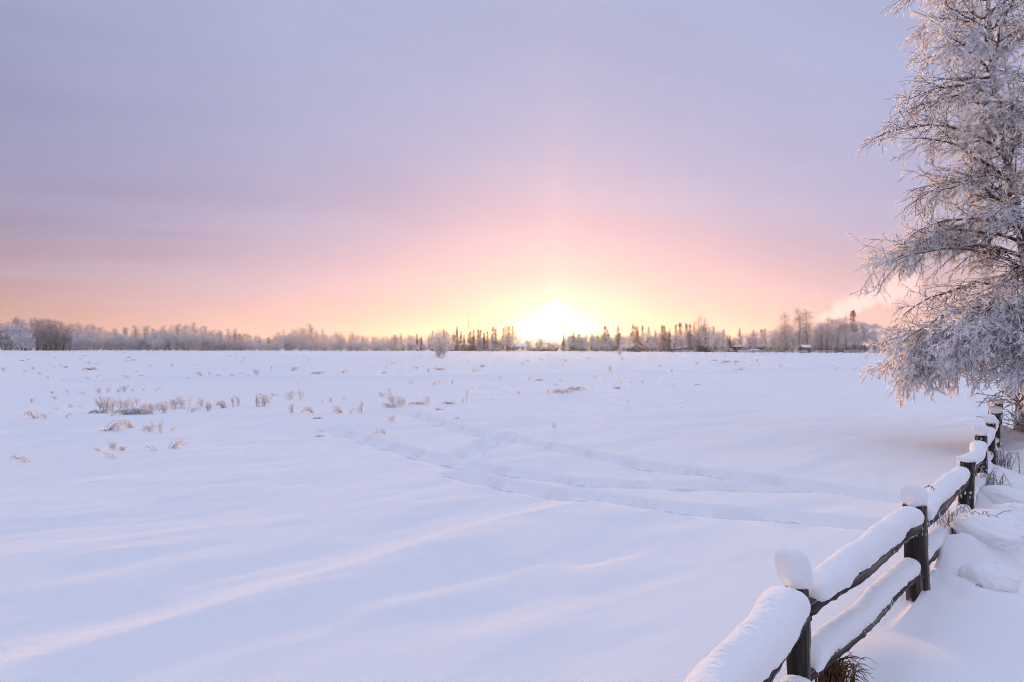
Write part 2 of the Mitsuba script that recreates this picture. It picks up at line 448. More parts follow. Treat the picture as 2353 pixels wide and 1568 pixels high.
def spruce(seed, slim=1.0, frost=.3):
    """Trunk, drooping needle boughs in whorls, frost on their outer ends."""
    rg = np.random.default_rng(seed)
    tP = line((0, 0, 0), (rg.normal() * .12, rg.normal() * .12, 10), 8, .03, rg)
    tR = (.13 * np.linspace(1, .12, 8))[None]
    z = np.sort(1 - rg.random(190) ** .85 * .95) * 10
    z = np.r_[z, 9.3, 9.5, 9.7, 9.85]
    reach = slim * (2.1 * (1 - z / 10.35) ** .80 + .07) * rg.uniform(.45, 1.12, len(z)) * np.where(z > 8.2, 1.15, 1.0)
    a = rg.uniform(0, 2 * np.pi, len(z))
    dirv = np.stack([np.cos(a), np.sin(a)], 1)
    k = 5
    s = np.linspace(0, 1, k)
    bP = np.zeros((len(z), k, 3))
    bP[..., :2] = dirv[:, None] * (reach[:, None] * s)[..., None]
    bP[..., 2] = z[:, None] + reach[:, None] * (.10 * s - .55 * s ** 2)
    bR = np.full((len(z), k), .03)
    nP, _ = sprout(bP, bR, 10, .08, 1, (.14, .42), (35, 70), .55, 3, rg, .3)
    nR = np.maximum(.055 * np.linspace(1, .25, 3), .0)[None] * rg.uniform(.7, 1.3, (len(nP), 1))
    pick = rg.random(len(nP)) < frost
    boughs = join(tubes(bP, bR * np.linspace(1, .4, k)[None]), tubes(nP[~pick], nR[~pick]))
    fr = ribbons(nP[pick], nR[pick] * 1.4, rg, .03)
    return tubes(tP, tR, 5), boughs, fr


for i in range(5):
    a, b = frosted_tree(100 + i, 1.0, .14)
    proto(f'frosted_tree_kind_{i}', trunk=(a, 'mat_bark'), crown=(b, 'mat_frost'))
for i in range(4):
    a, b = frosted_tree(140 + i, [.34, .42, .30, .5][i], [.2, .3, .25, .36][i], .85, 26, (15, 42), .62, .46)
    proto(f'thin_tree_kind_{i}', trunk=(a, 'mat_bark'), crown=(b, 'mat_frost'))
for i in range(2):
    a, b = frosted_tree(160 + i, .8, .10, .8, 20, (20, 50), .75, .22)
    proto(f'brown_tree_kind_{i}', trunk=(a, 'mat_bark'), crown=(b, 'mat_frost'))
for i in range(4):
    a, b = frosted_bush(170 + i)
    proto(f'frosted_bush_kind_{i}', stems=(a, 'mat_bark'), crown=(b, 'mat_frost'))
for i in range(4):
    a, b, c = spruce(200 + i, [1.0, .8, .62, .9][i], [.22, .3, .25, .75][i])
    proto(f'spruce_kind_{i}', trunk=(a, 'mat_bark'), boughs=(b, 'mat_needles'), frost=(c, 'mat_frost'))

# --- the wood on the left, from the far left to the lone shrub: skyline measured from the photograph
SKY_L = np.array([(-120, 738), (0, 742), (30, 732), (75, 731), (120, 738), (150, 742), (164, 752), (178, 742), (215, 745), (235, 752), (300, 756), (330, 752), (400, 750), (430, 745), (470, 748), (500, 757), (545, 763),
                  (575, 772), (625, 776), (650, 762), (672, 752), (690, 757), (710, 748), (730, 757), (755, 762), (800, 766), (850, 768), (900, 770), (950, 772), (985, 776), (1000, 786)], float)
r = np.random.default_rng(3)
DL = 300.0
for u in np.arange(-110, 985, 7.6):                             # tall thin trees behind
    u += r.uniform(-5, 5)
    d = DL + r.uniform(6, 30)
    h = metres(804 - np.interp(u, *SKY_L.T) + r.uniform(-12, 5), d)
    s = h / 9.7
    kind = r.integers(0, 4)
    copy(f'thin_tree_kind_{kind}', 'tall_tree', *at(u, 804, d), (s * r.uniform(.9, 1.3), s * r.uniform(.9, 1.3), s), r.uniform(0, 360),
         label='tall thin frosted tree rising out of the long wood on the left', category='tree', group='tall thin trees in the left wood')
for u in np.arange(-110, 985, 15.0):                             # fuller frosted trees
    u += r.uniform(-5, 5)
    d = DL + r.uniform(-4, 12)
    h = metres(804 - np.interp(u, *SKY_L.T) - r.uniform(7, 22), d)
    s = max(h, 4) / 9.7
    copy(f'frosted_tree_kind_{r.integers(0, 5)}', 'frosted_tree', *at(u, 804, d), (s * r.uniform(1.0, 1.35), s * r.uniform(1.0, 1.35), s), r.uniform(0, 360),
         label='full frosted broadleaf tree in the long wood on the left', category='tree', group='frosted trees in the left wood')
for u in np.arange(165, 985, 10.0):                              # bushes along its foot
    u += r.uniform(-4, 4)
    d = DL + r.uniform(-12, -2)
    top = 804 - np.interp(u, *SKY_L.T)
    s = metres(np.clip(top * r.uniform(.40, .66), 15, 34), d) / 5.0
    copy(f'frosted_bush_kind_{r.integers(0, 4)}', 'frosted_bush', *at(u, 804, d), (s * 1.1, s * 1.1, s), r.uniform(0, 360),
         label='dense grey frosted bush at the foot of the left wood', category='bush', group='bushes along the foot of the left wood')
for u, top, k in [(103, 757, 0), (118, 770, 3), (528, 768, 2), (540, 764, 0), (551, 766, 1), (556, 769, 1), (508, 758, 3), (617, 772, 1), (597, 774, 2), (922, 763, 2), (908, 766, 1), (958, 764, 1), (968, 768, 2)]:
    d = DL - 14 if u < 130 else DL - 2
    s = metres(804 - top, d) / 10
    copy(f'spruce_kind_{k}', 'spruce_tree', *at(u, 804, d), (s * 1.15, s * 1.15, s), u * 7.0, label='small dark spruce standing among the left wood', category='tree', group='spruces among the left wood')
for u, top in [(86, 741), (103, 734), (114, 746), (129, 738), (147, 745), (160, 757)]:
    s = metres(804 - top, 272) / 9.7
    copy(f'brown_tree_kind_{u % 2}', 'brown_tree', *at(u, 804, 272), (s * 1.2, s * 1.2, s), u * 3.0, label='purplish brown tree, nearly free of frost, right of the round pale bush', category='tree', group='brown trees right of the round pale bush')
x, y = at(56, 805, 262)
copy('frosted_bush_kind_1', 'frosted_bush', x, y, (1.5, 1.5, 1.45), 30, label='round pale frosted bush in front of the far left end of the wood', category='bush')
for u, s in [(-60, 1.5), (-30, 1.7), (-8, 1.8), (18, 2.0), (45, 2.1), (66, 2.1), (84, 2.0), (108, 1.8), (133, 1.9), (158, 1.5), (10, 2.0), (30, 2.2), (96, 1.5), (122, 1.7), (146, 1.7)]:
    copy(f'frosted_bush_kind_{u % 4}', 'frosted_bush', *at(u, 804, 278), (1.5, 1.5, s * .9), u, label='tall frosted bush in the high clump at the far left', category='bush', group='tall bushes of the far left clump')

# --- the right and centre: spruces and birches with houses among them
DR = 300.0
FR = [(1133, 753, 0), (1139, 756, 1), (1157, 754, 1), (1170, 750, 0), (1178, 750, 2), (1294.5, 761, 2), (1317.5, 760, 0), (1330, 767, 1), (1347, 766, 2), (1390, 750, 0), (1396, 757, 1), (1420, 750, 0), (1454.5, 746, 0),
      (1461, 749, 1), (1466, 752, 2), (1476, 748, 0), (1490.5, 751, 3), (1505.7, 758, 2), (1521, 748, 1), (1527, 748, 0), (1538.5, 757, 2), (1553, 746, 1), (1563, 742, 0), (1577.5, 744, 0), (1586, 744, 1), (1595, 742.5, 2),
      (1610.7, 749, 0), (1618, 754, 3), (1639.5, 750, 3), (1677, 771, 1), (1700, 755, 2), (1610, 748, 1), (1640, 750, 1), (1664, 758, 3), (1676.8, 771, 2), (1731, 758, 3), (1750, 756, 0), (1757.5, 755, 1), (1783, 757, 3),
      (1912, 734, 1), (1960, 715, 0), (1050, 752, 2)]
for u, top, k in [(994, 762, 0), (1003, 766, 1), (1019.6, 760.5, 0), (1026.8, 762.5, 1), (1066.5, 769, 0), (1080.5, 764, 1), (1088, 759, 0), (1098.5, 758, 0), (1105, 758, 1), (1112.5, 765, 2), (1120, 762, 0)] + FR:
    d = DR + r.uniform(-4, 18)
    if u == 1960:
        s = metres(812 - top, d) / 10
        copy('spruce_kind_0', 'spruce_tree', *at(u, 810, d), (s * 1.15, s * 1.15, s), 40, label='tall broad dark spruce, the darkest and highest one right of the houses', category='tree')
        continue
    s = metres(809 - top, d) / 10
    copy(f'spruce_kind_{k}', 'spruce_tree', *at(u, 809, d), (s * r.uniform(.9, 1.2), s * r.uniform(.9, 1.2), s), r.uniform(0, 360),
         label='dark pointed spruce with frosted boughs in the far tree line by the houses', category='tree', group='spruces of the far tree line by the houses')
for u, top, wd in [(1102, 765, 1.2), (1131, 768, 1.6)]:
    d = DR - 22
    s = metres(809 - top, d) / 10
    copy('spruce_kind_3', 'spruce_tree', *at(u, 809, d), (s * wd * 1.3, s * wd * 1.3, s), u, label='white frosted spruce in front of the brown house', category='tree', group='frosted spruces before the brown house')
for u, top, sp in [(1165, 766, 1.0), (1182, 772, 1.0), (1310, 772, .9), (1340, 782, 1.1), (1365, 778, 1.0), (1385, 775, 1.0), (1405, 778, 1.1), (1432, 780, .9), (1445, 778, 1.0), (1486, 765, 1.1), (1498, 770, 1.0),
                   (1515, 768, 1.0), (1530, 765, 1.1), (1548, 770, 1.0), (1565, 766, 1.1), (1602, 756, 1.2), (1612, 752, 1.2), (1624, 760, 1.1), (1645, 765, 1.0), (1660, 772, .9), (1690, 778, 1.0), (1705, 770, 1.0), (1722, 764, 1.1), (1735, 766, 1.0),
                   (1757, 764, 1.0), (1775, 762, 1.1), (1790, 760, 1.1), (1815, 768, 1.0), (1842, 752, 1.1), (1868, 760, 1.1), (1885, 750, 1.1), (1900, 735, 1.2), (1918, 750, 1.1), (1932, 742, 1.2), (1950, 748, 1.2), (1972, 744, 1.2),
                   (1990, 752, 1.1), (2010, 748, 1.1), (2030, 756, 1.2), (2060, 752, 1.2), (2095, 756, 1.2), (2130, 750, 1.2), (2170, 754, 1.2), (2215, 752, 1.2), (2265, 756, 1.2), (2320, 752, 1.2), (2380, 750, 1.2), (2440, 752, 1.2)]:
    d = DR + r.uniform(-14, 12)
    s = metres(811 - top, d) / 9.7
    copy(f'frosted_tree_kind_{r.integers(0, 5)}', 'frosted_tree', *at(u, 810, d), (s * sp * 1.15, s * sp * 1.15, s), r.uniform(0, 360),
         label='full frosted broadleaf tree in the far tree line right of the sun', category='tree', group='frosted trees of the far tree line right of the sun')
for u, top, sp in [(1606, 732, 1.0), (1620, 736, .9), (1808, 724, 1.25), (1838, 716, 1.3), (1862, 716, 1.3), (1662, 758, .8), (1650, 762, .8), (1896, 732, 1.2), (1928, 736, 1.1), (1940, 732, 1.1), (1165, 752, .9), (1455, 770, .8), (1575, 762, .8), (1985, 742, 1.2)]:
    d = DR + r.uniform(-30, -12)
    s = metres(811 - top, d) / 9.7
    copy(f'thin_tree_kind_{r.integers(0, 4)}', 'tall_tree', *at(u, 810, d), (s * sp, s * sp, s), r.uniform(0, 360),
         label='tall open birch with frosted crown above the right tree line', category='tree', group='tall open birches of the right tree line')
for u in np.arange(1305, 1990, 13.0):
    if 1448 < u < 1490 or 1690 < u < 1780:
        continue
    u += r.uniform(-6, 6)
    d = DR + r.uniform(2, 24)
    s = metres(r.uniform(28, 44), d) / 9.7
    copy(f'frosted_tree_kind_{r.integers(0, 5)}', 'frosted_tree', *at(u, 810, d), (s * 1.35, s * 1.35, s), r.uniform(0, 360),
         label='full frosted broadleaf tree in the far tree line right of the sun', category='tree', group='frosted trees of the far tree line right of the sun')
for u in np.arange(1780, 1990, 12.0):
    u += r.uniform(-6, 6)
    d = DR + r.uniform(-16, 4)
    s = metres(r.uniform(38, 66), d) / 9.7
    copy(f'frosted_tree_kind_{r.integers(0, 5)}', 'frosted_tree', *at(u, 810, d), (s * 1.2, s * 1.2, s), r.uniform(0, 360), label='', category='tree', group='x')
for u in np.concatenate([np.arange(1306, 1460, 10.0), np.arange(1495, 1690, 9.0), np.arange(1780, 1990, 13.0), np.arange(1004, 1130, 14.0)]):
    u += r.uniform(-4, 4)
    d = DR + r.uniform(6, 30)
    s = metres(r.uniform(26, 50), d) / 10
    copy(f'spruce_kind_{r.integers(0, 4)}', 'spruce_tree', *at(u, 810, d), (s * 1.1, s * 1.1, s), r.uniform(0, 360),
         label='dark pointed spruce with frosted boughs in the far tree line by the houses', category='tree', group='spruces of the far tree line by the houses')
for u in np.arange(1200, 2420, 15.0):
    if 1195 < u < 1215 or 1448 < u < 1500 or 1690 < u < 1800:
        continue
    u += r.uniform(-6, 6)
    d = DR + r.uniform(4, 26)
    s = metres(r.uniform(16, 30), d) / 5
    copy(f'frosted_bush_kind_{r.integers(0, 4)}', 'frosted_bush', *at(u, 810, d), (s * 1.1, s * 1.1, s), r.uniform(0, 360),
         label='frosted bush under the far tree line right of the sun', category='bush', group='bushes under the right tree line')
for u, top in [(990, 783), (1040, 786), (1052, 788), (1140, 784), (1150, 780)]:
    s = metres(808 - top, 300) / 5
    copy(f'frosted_bush_kind_{u % 4}', 'frosted_bush', *at(u, 808, 312), (s, s, s), u, label='frosted bush beside the long brown house', category='bush', group='bushes beside the brown house')

# --- woods that close the far side of the field: one mass of trees
j = 0
for row, (d0, u0, u1, stepu, hmin, hmax) in enumerate([(420, -700, 3000, 17, 6.5, 9.5), (520, -700, 3000, 15, 8, 11.5)]):
    for u in np.arange(u0, u1, stepu):
        u += r.uniform(-7, 7)
        d = d0 + r.uniform(-25, 25)
        h = r.uniform(hmin, hmax)
        if 1185 < u < 1300:
            h *= .82
        x, y = at(u, 800, d)
        k = r.random()
        g = f'frosted_tree_kind_{r.integers(0, 5)}' if k < .62 else f'spruce_kind_{r.integers(0, 3)}'
        s = h / 10
        j += 1
        z = float(ground_z(np.array([x]), np.array([y]))[0]) - .1
        scene[f'distant_forest__{j:03d}'] = {'type': 'instance', 'to_world': T().translate([x, y, z]).rotate([0, 0, 1], r.uniform(0, 360)).scale([s * 1.35, s * 1.35, s]), 'sg': {'type': 'ref', 'id': g}}
tag('distant_forest', label='far forest behind the houses along the horizon', category='forest', kind='stuff')

# --- lone shrubs out on the field
x, y = at(1013, 823.5, 122)
copy('frosted_bush_kind_2', 'lone_shrub', x, y, (.70, .70, .92), 50, label='lone upright frosted shrub out on the field left of the sun', category='shrub')
x, y = at(1423, 816, 165)
copy('frosted_bush_kind_0', 'lone_shrub', x, y, (.28, .28, .46), 10, label='small frosted sapling clump on the far edge of the field by the two storey house', category='shrub')

# ------------------------------------------------------------------ weeds and grass that stand out of the snow
def weed_upright(seed, n=7, spread=.10, tall=.55, lean=.15):
    """Stiff stalks with seed heads of short twiglets, rime on them."""
    rg = np.random.default_rng(seed)
    a = rg.uniform(0, 2 * np.pi, n)
    st = np.stack([np.cos(a) * spread * rg.random(n), np.sin(a) * spread * rg.random(n), np.full(n, -.05)], 1)
    dr = rg.normal(size=(n, 2)) * lean
    h = tall * rg.uniform(.55, 1.0, n)
    k = 7
    t = np.linspace(0, 1, k)
    nod = rg.uniform(-.5, .5, n)[:, None] * h[:, None] * np.clip(t - .62, 0, 1) ** 1.3
    P = st[:, None] + np.stack([dr[:, None, 0] * t ** 1.7 * h[:, None] + nod, dr[:, None, 1] * t ** 1.7 * h[:, None], (h[:, None] + .05) * t - 1.2 * np.abs(nod) * t], -1)
    R = np.full((n, 1), .0056) * np.linspace(1, .5, k)[None]
    bP, bR = sprout(P, R, 9, .32, 1, (.04, .15), (16, 46), .8, 4, rg, .3, .8)
    cP, cR = sprout(bP, bR, 3, .2, 1, (.02, .06), (20, 60), .5, 3, rg, .3, 1.0)
    stalk = join(tubes(P, R), tubes(bP, np.maximum(bR, .0032)))
    rime = join(ribbons(P, R * 1.2, rg, .006), ribbons(bP, np.maximum(bR, .0065), rg, .004), ribbons(cP, np.full(cR.shape, .0060), rg))
    return stalk, rime


def weed_arched(seed, n=13, reach=.45, tall=.32):
    """Long grass blades bent over to one side under hoar frost."""
    rg = np.random.default_rng(seed)
    a0 = rg.choice([0, np.pi])
    a = a0 + rg.normal(size=n) * .55
    k = 9
    t = np.linspace(0, 1, k)
    ln = reach * rg.uniform(.6, 1.15, n)
    h = tall * rg.uniform(.5, 1.05, n)
    st = rg.normal(size=(n, 2)) * .05
    rr = ln[:, None] * (t ** 1.25)
    P = np.stack([st[:, None, 0] + np.cos(a)[:, None] * rr, st[:, None, 1] + np.sin(a)[:, None] * rr, -.04 + h[:, None] * 1.05 * np.sin(np.clip(t * 2.25, 0, np.pi))], -1)
    R = np.full((n, 1), .006) * np.linspace(1, .4, k)[None]
    hP, hR = sprout(P, R, 14, .3, 1, (.03, .085), (40, 80), 1.6, 3, rg, .3, .8)
    return tubes(P, R * .7), join(ribbons(P, R * 1.3, rg, .006), ribbons(hP, np.full(hR.shape, .0062), rg))


def weed_low(seed, n=26, wide=.28, tall=.13):
    """A half buried tussock: short arcs sticking out of the snow, a cushion of snow on top."""
    rg = np.random.default_rng(seed)
    a = rg.uniform(0, 2 * np.pi, n)
    k = 6
    t = np.linspace(0, 1, k)
    ln = wide * rg.uniform(.4, 1.1, n)
    P = np.stack([np.cos(a)[:, None] * ln[:, None] * t, np.sin(a)[:, None] * ln[:, None] * t * .6, -.03 + tall * rg.uniform(.6, 1.1, n)[:, None] * np.sin(t * 2.7)], -1)
    R = np.full((n, 1), .006) * np.linspace(1, .4, k)[None]
    hP, hR = sprout(P, R, 5, .2, 1, (.02, .06), (30, 80), .8, 3, rg, .3, .8)
    return join(tubes(P, R * .6), tubes(hP[::3], np.full(hR[::3].shape, .003))), join(ribbons(P, R * 1.4, rg, .006), ribbons(hP, np.full(hR.shape, .0065), rg))


for i in range(8):
    a, b = weed_upright(300 + i, [7, 4, 9, 5, 10, 3, 6, 8][i], [.12, .05, .24, .14, .32, .08, .18, .10][i], .55, [.15, .1, .3, .2, .25, .12, .4, .2][i])
    proto(f'upright_weed_kind_{i}', stalks=(a, 'mat_weed'), rime=(b, 'mat_frost'))
a, b = weed_upright(330, 1, .01, .62, .06)
proto('single_weed_kind', stalk=(a, 'mat_weed'), rime=(b, 'mat_frost'))
for i in range(4):
    a, b = weed_arched(340 + i, [13, 8, 17, 5][i])
    proto(f'arched_weed_kind_{i}', blades=(a, 'mat_weed'), rime=(b, 'mat_frost'))
for i in range(3):
    a, b = weed_low(360 + i)
    proto(f'low_weed_kind_{i}', blades=(a, 'mat_weed'), rime=(b, 'mat_frost'))

# measured in three enlarged strips of the photograph (column, foot row, height), 1 strip unit = 0.256 view pixels
STRIPS = {0: '''330 600 80 a,420 600 50 w,595 595 60 a,525 515 30 a,710 495 45 a,640 500 45 w,290 455 55 w,490 425 45 w,605 365 35 w,470 370 30 w,765 380 35 a,885 370 70 w,970 365 65 w,1065 365 35 w,1115 360 70 w,1190 360 40 w,1295 355 40 w,1400 350 45 a,
1445 340 35 a,900 550 60 l,940 540 150 w,1000 520 110 w,970 530 120 w,1090 500 110 w,1150 510 120 w,1120 520 90 w,1230 480 90 w,1190 500 100 w,1150 570 80 l,1220 560 90 l,1290 565 60 l,1330 540 90 w,1290 520 80 w,1400 520 80 w,1480 550 130 w,1440 530 90 w,1570 510 110 w,1545 500 80 w,1630 500 120 w,1720 540 60 a,1800 490 90 w,1870 530 120 w,2000 500 100 w,2080 490 110 w,2140 480 110 w,2310 490 130 w,2030 495 70 a,
985 710 110 a,1050 700 60 a,1200 680 80 a,1310 690 60 a,1375 720 160 s,1345 720 70 w,1445 730 130 w,930 712 25 l,1540 710 40 a,1010 880 110 w,1030 950 70 a,1110 885 60 w,900 890 40 a,1400 880 60 a,1550 860 100 a,250 980 70 a,170 960 50 a,130 635 15 l,
420 240 35 a,560 262 10 l,800 258 25 a,870 230 40 a,1020 262 12 l,1140 220 20 l,1160 245 40 a,1270 215 15 l,1430 208 10 l,1810 228 40 a,1880 225 55 w,1960 225 20 l,2090 215 20 l,2160 190 15 l,2290 210 65 w,2240 215 20 a,640 262 14 a,350 262 12 l,950 255 20 a,1330 245 18 a,1700 255 15 a,1560 205 15 a,
200 75 20 l,260 65 15 l,490 50 12 l,1155 50 15 l,1165 75 12 l,1205 72 15 l,1550 38 8 l,590 140 20 l,840 150 15 l,500 140 18 a,370 205 20 a''',
          1: '''125 490 130 w,210 460 90 w,260 390 30 w,310 390 25 a,410 425 90 w,490 425 110 w,410 545 95 w,500 540 60 a,610 545 60 a,640 600 30 l,760 450 60 w,700 450 20 a,890 415 20 l,870 540 70 a,930 545 60 a,1050 540 120 w,1020 540 80 w,1290 400 110 w,1230 400 60 w,1330 490 130 w,1380 490 110 w,1420 480 80 w,
1520 470 40 l,1590 470 100 s,1635 475 100 w,1580 470 25 l,1820 465 40 l,1870 465 25 a,1740 515 30 l,1980 465 180 s,1305 630 70 w,670 750 30 l,1180 740 90 s,1145 740 40 a,1260 730 50 a,1850 290 65 w,1740 295 50 w,1690 295 40 w,640 195 35 l,680 185 25 a,870 190 45 a,910 190 30 a,1240 195 20 l,1360 185 20 w,1455 190 30 w,1640 180 50 w,
1220 40 15 w,940 35 10 l,70 45 15 w,110 200 50 w,620 130 20 w,1150 110 12 a,1490 290 45 w,1950 460 60 w,2040 330 15 a,2220 430 14 l,1900 600 20 w,460 290 20 a,1300 500 60 l''',
          2: '''510 375 55 w,570 370 60 w,620 365 50 l,680 370 60 w,710 358 18 l,750 340 50 l,820 345 50 w,580 300 30 w,1090 200 30 a,1020 240 20 a,1140 240 20 a,1170 275 25 a,1260 275 25 a,1350 275 45 w,1130 330 30 l,250 375 35 w,80 250 40 w,340 250 40 w,430 255 30 l,1530 270 25 a,1630 295 20 a,1670 285 15 a,2110 325 15 a,1850 290 20 l,
2200 190 15 a,2090 175 25 w,1225 460 40 w,1147 450 60 s,1700 495 15 a,2000 80 20 l,2110 90 30 l,2200 85 20 l,120 360 15 l,620 265 25 w,900 300 14 a,930 235 40 w,640 380 55 w,550 375 45 a,600 350 40 w'''}
ORIGIN = {0: 0.0, 1: 564.7, 2: 1129.4}
WORDS = {'w': ('upright_weed', 'upright brown weed stalks with frosted seed heads', 'weed', 'upright frosted weeds on the field'),
         'a': ('bent_grass', 'dry grass tuft bent over by hoar frost', 'grass tuft', 'bent grass tufts on the field'),
         'l': ('grass_tussock', 'low half buried grass tussock', 'grass tuft', 'low tussocks on the field'),
         's': ('weed_stalk', 'single tall thin weed stalk', 'weed', 'single weed stalks on the field')}
SPECIAL = {(1, 1980): 'tallest thin branching weed stalk, standing alone right of the middle clumps', (1, 1330): 'thick reddish brown weed clump just left of the start of the footprints', (0, 940): 'tall frosted weed clump at the left end of the biggest patch',
           (0, 250): 'bent grass tuft nearest the viewer at the far left', (0, 1010): 'reddish frosted weed in front of the big patch, nearest upright one on the left', (1, 870): 'broad tuft of grass bent over left of a bundle of upright stalks',
           (2, 680): 'frosted weeds round a dark hollow right of the middle', (0, 1375): 'tall narrow pale weed stalk below the big patch on the left', (1, 670): 'lone low tussock in front of the field weeds near the upper footprints'}
r = np.random.default_rng(17)
for s, text in STRIPS.items():
    for item in text.replace('\n', '').split(','):
        X, Y, H, k = item.split()
        X, Y, H = float(X), float(Y), float(H)
        v = 809.4 + Y * .256
        if v < 840:
            d = EYE * 1568 / (v - 796.0) * .97
        else:
            d = EYE * 1568 / (v - 796.0)
        x, y = at(ORIGIN[s] + X * .256, v, d)
        h = metres(H * .256, d)
        name, lab, cat, grp = WORDS[k]
        own = SPECIAL.get((s, int(X)))
        if k == 'w':
            q = h / .52
            copy(f'upright_weed_kind_{r.integers(0, 8)}', name, x, y, (max(q, .5) * 1.1, max(q, .5) * 1.1, q), r.uniform(0, 360), .01, label=own or lab, category=cat, group=grp)
        elif k == 's':
            q = h / .58
            copy('single_weed_kind', name, x, y, (q, q, q), r.uniform(0, 360), .01, label=own or lab, category=cat, group=grp)
        elif k == 'a':
            q = h / .32
            copy(f'arched_weed_kind_{r.integers(0, 4)}', name, x, y, (q * 1.15, q * 1.15, q), r.uniform(-35, 35), .01, label=own or lab, category=cat, group=grp)
        else:
            q = h / .16
            copy(f'low_weed_kind_{r.integers(0, 3)}', name, x, y, (q * 1.1, q * 1.1, q), r.uniform(-30, 30), .02, label=own or lab, category=cat, group=grp)
for i in range(130):                                             # small tufts on the far half of the field
    v = 812 + 44 * r.random() ** 1.6
    u = r.uniform(-40, 2150)
    d = EYE * 1568 / (v - 796.0)
    x, y = at(u, v, d)
    q = r.uniform(.5, 1.3)
    g = r.choice(['upright_weed_kind_0', 'upright_weed_kind_2', 'arched_weed_kind_0', 'arched_weed_kind_2', 'arched_weed_kind_1', 'upright_weed_kind_1', 'low_weed_kind_2'])
    q *= {'u': .8, 'a': 1.0, 'l': 1.5}[g[0]]
    copy(g, 'far_grass_tuft', x, y, (q * 1.3, q * 1.3, q), r.uniform(0, 360), .02, label='small far tuft of frosted grass on the back half of the field', category='grass tuft', group='small far grass tufts')
v, f = blob(.060, .055, .085, 4, .10, 1.5, 2.0, 24)
x, y = pix(1274, 983)
z = float(ground_z(np.array([x]), np.array([y]))[0])
put('snow_lump', (v + [x, y, z + .06], f), 'mat_snow_cap', True, label='upright knob of snow alone on the field above the footprints', category='snow lump')

# ------------------------------------------------------------------ split rail fence
def ring_mesh(C, A, B, sec, seed, rough_amp, length):
    """Timber: section points sec (m,2) carried along centres C with axes A, B; closed ends; uv = (round, metres along)."""
    k, m = len(C), len(sec)
    p = C[:, None] + sec[None, :, :1] * A[:, None] + sec[None, :, 1:] * B[:, None]
    n = meshkit.fbm(p * [22, 22, 5] + seed, 3, seed) - .5
    p = p + rough_amp * n[..., None] * unit(p - C[:, None])
    v = np.vstack([p.reshape(-1, 3), C[:1], C[-1:]])
    i, j = np.meshgrid(np.arange(k - 1), np.arange(m), indexing='ij')
    q = np.stack([i * m + j, i * m + (j + 1) % m, (i + 1) * m + (j + 1) % m, (i + 1) * m + j], -1).reshape(-1, 4)
    j = np.arange(m)
    f = np.vstack([q[:, [0, 1, 2]], q[:, [0, 2, 3]], np.stack([j * 0 + k * m, (j + 1) % m, j], 1), np.stack([j * 0 + k * m + 1, (k - 1) * m + j, (k - 1) * m + (j + 1) % m], 1)])
    s = np.linspace(0, length, k)
    uv = np.stack(np.meshgrid(np.arange(m) / m, s), -1).reshape(-1, 2)
    return (v, f), np.vstack([uv, [[.5, 0]], [[.5, length]]])


def section(points, n=7):
    """A polygon with slightly rounded corners, n points a side."""
    pts = np.array(points, float)
    out = []
    for a, b in zip(pts, np.roll(pts, -1, 0)):
        t = np.linspace(.06, .94, n)[:, None]
        out.append(a * (1 - t) + b * t)
    return np.vstack(out)


def snow_on_rail(P0, P1, z0, z1, w, h, seed, ends=(.16, .16), n=150, m=36, lump=.35):
    """A loaf of snow along the top of a rail: rounded, lumpy, with blunt ends and a ragged lower edge."""
    s = np.linspace(0, 1, n)
    ln = np.linalg.norm(P1 - P0)
    t = unit(P1 - P0)
    side = np.array([t[1], -t[0]])
    e0, e1 = np.clip(s * ln / ends[0], 0, 1), np.clip((1 - s) * ln / ends[1], 0, 1)
    end = np.sqrt(np.maximum(1 - (1 - e0) ** 2.4, 0)) * np.sqrt(np.maximum(1 - (1 - e1) ** 2.4, 0))
    q = np.stack([s * ln * 1.6, s * 0, s * 0 + seed], -1)
    H = h * (1 + lump * 2 * (meshkit.fbm(q, 2, seed) - .5)) * end + .002
    W = w * (1 + lump * (meshkit.fbm(q + 7, 2, seed + 1) - .5)) * (.35 + .65 * end)
    sh = .04 * (meshkit.fbm(q + 13, 2, seed + 2) - .5) * 2
    a = np.linspace(0, 2 * np.pi, m, endpoint=False)
    ca, sa = np.cos(a), np.sin(a)
    y = W[:, None] * .5 * np.sign(ca) * np.abs(ca) ** .82 + sh[:, None]
    z = H[:, None] * (.46 + .54 * np.sign(sa) * np.abs(sa) ** .9)
    ragged = .030 * (meshkit.fbm(np.stack([s[:, None] * ln * 16 + 0 * a, 0 * s[:, None] + a * 1.2, 0 * y + seed], -1), 3, seed + 4) - .5)
    z = z + np.where(sa < -.5, 1.5 * ragged, 0)
    base = (z0 + (z1 - z0) * s)[:, None]
    xy = P0 + (P1 - P0) * s[:, None]
    v = np.stack([xy[:, None, 0] + side[0] * y, xy[:, None, 1] + side[1] * y, base + z], -1)
    nrm = np.stack([side[0] * np.broadcast_to(ca, y.shape), side[1] * np.broadcast_to(ca, y.shape), np.broadcast_to(sa, y.shape)], -1)
    v = v + nrm * (.010 * (meshkit.fbm(v * 9, 3, seed + 6) - .5) + .008 * (meshkit.fbm(v * 48, 3, seed + 7) - .5))[..., None]
    i, j = np.meshgrid(np.arange(n - 1), np.arange(m), indexing='ij')
    f = np.stack([i * m + j, i * m + (j + 1) % m, (i + 1) * m + (j + 1) % m, (i + 1) * m + j], -1).reshape(-1, 4)
    return v.reshape(-1, 3), np.vstack([f[:, [0, 2, 1]], f[:, [0, 3, 2]]])


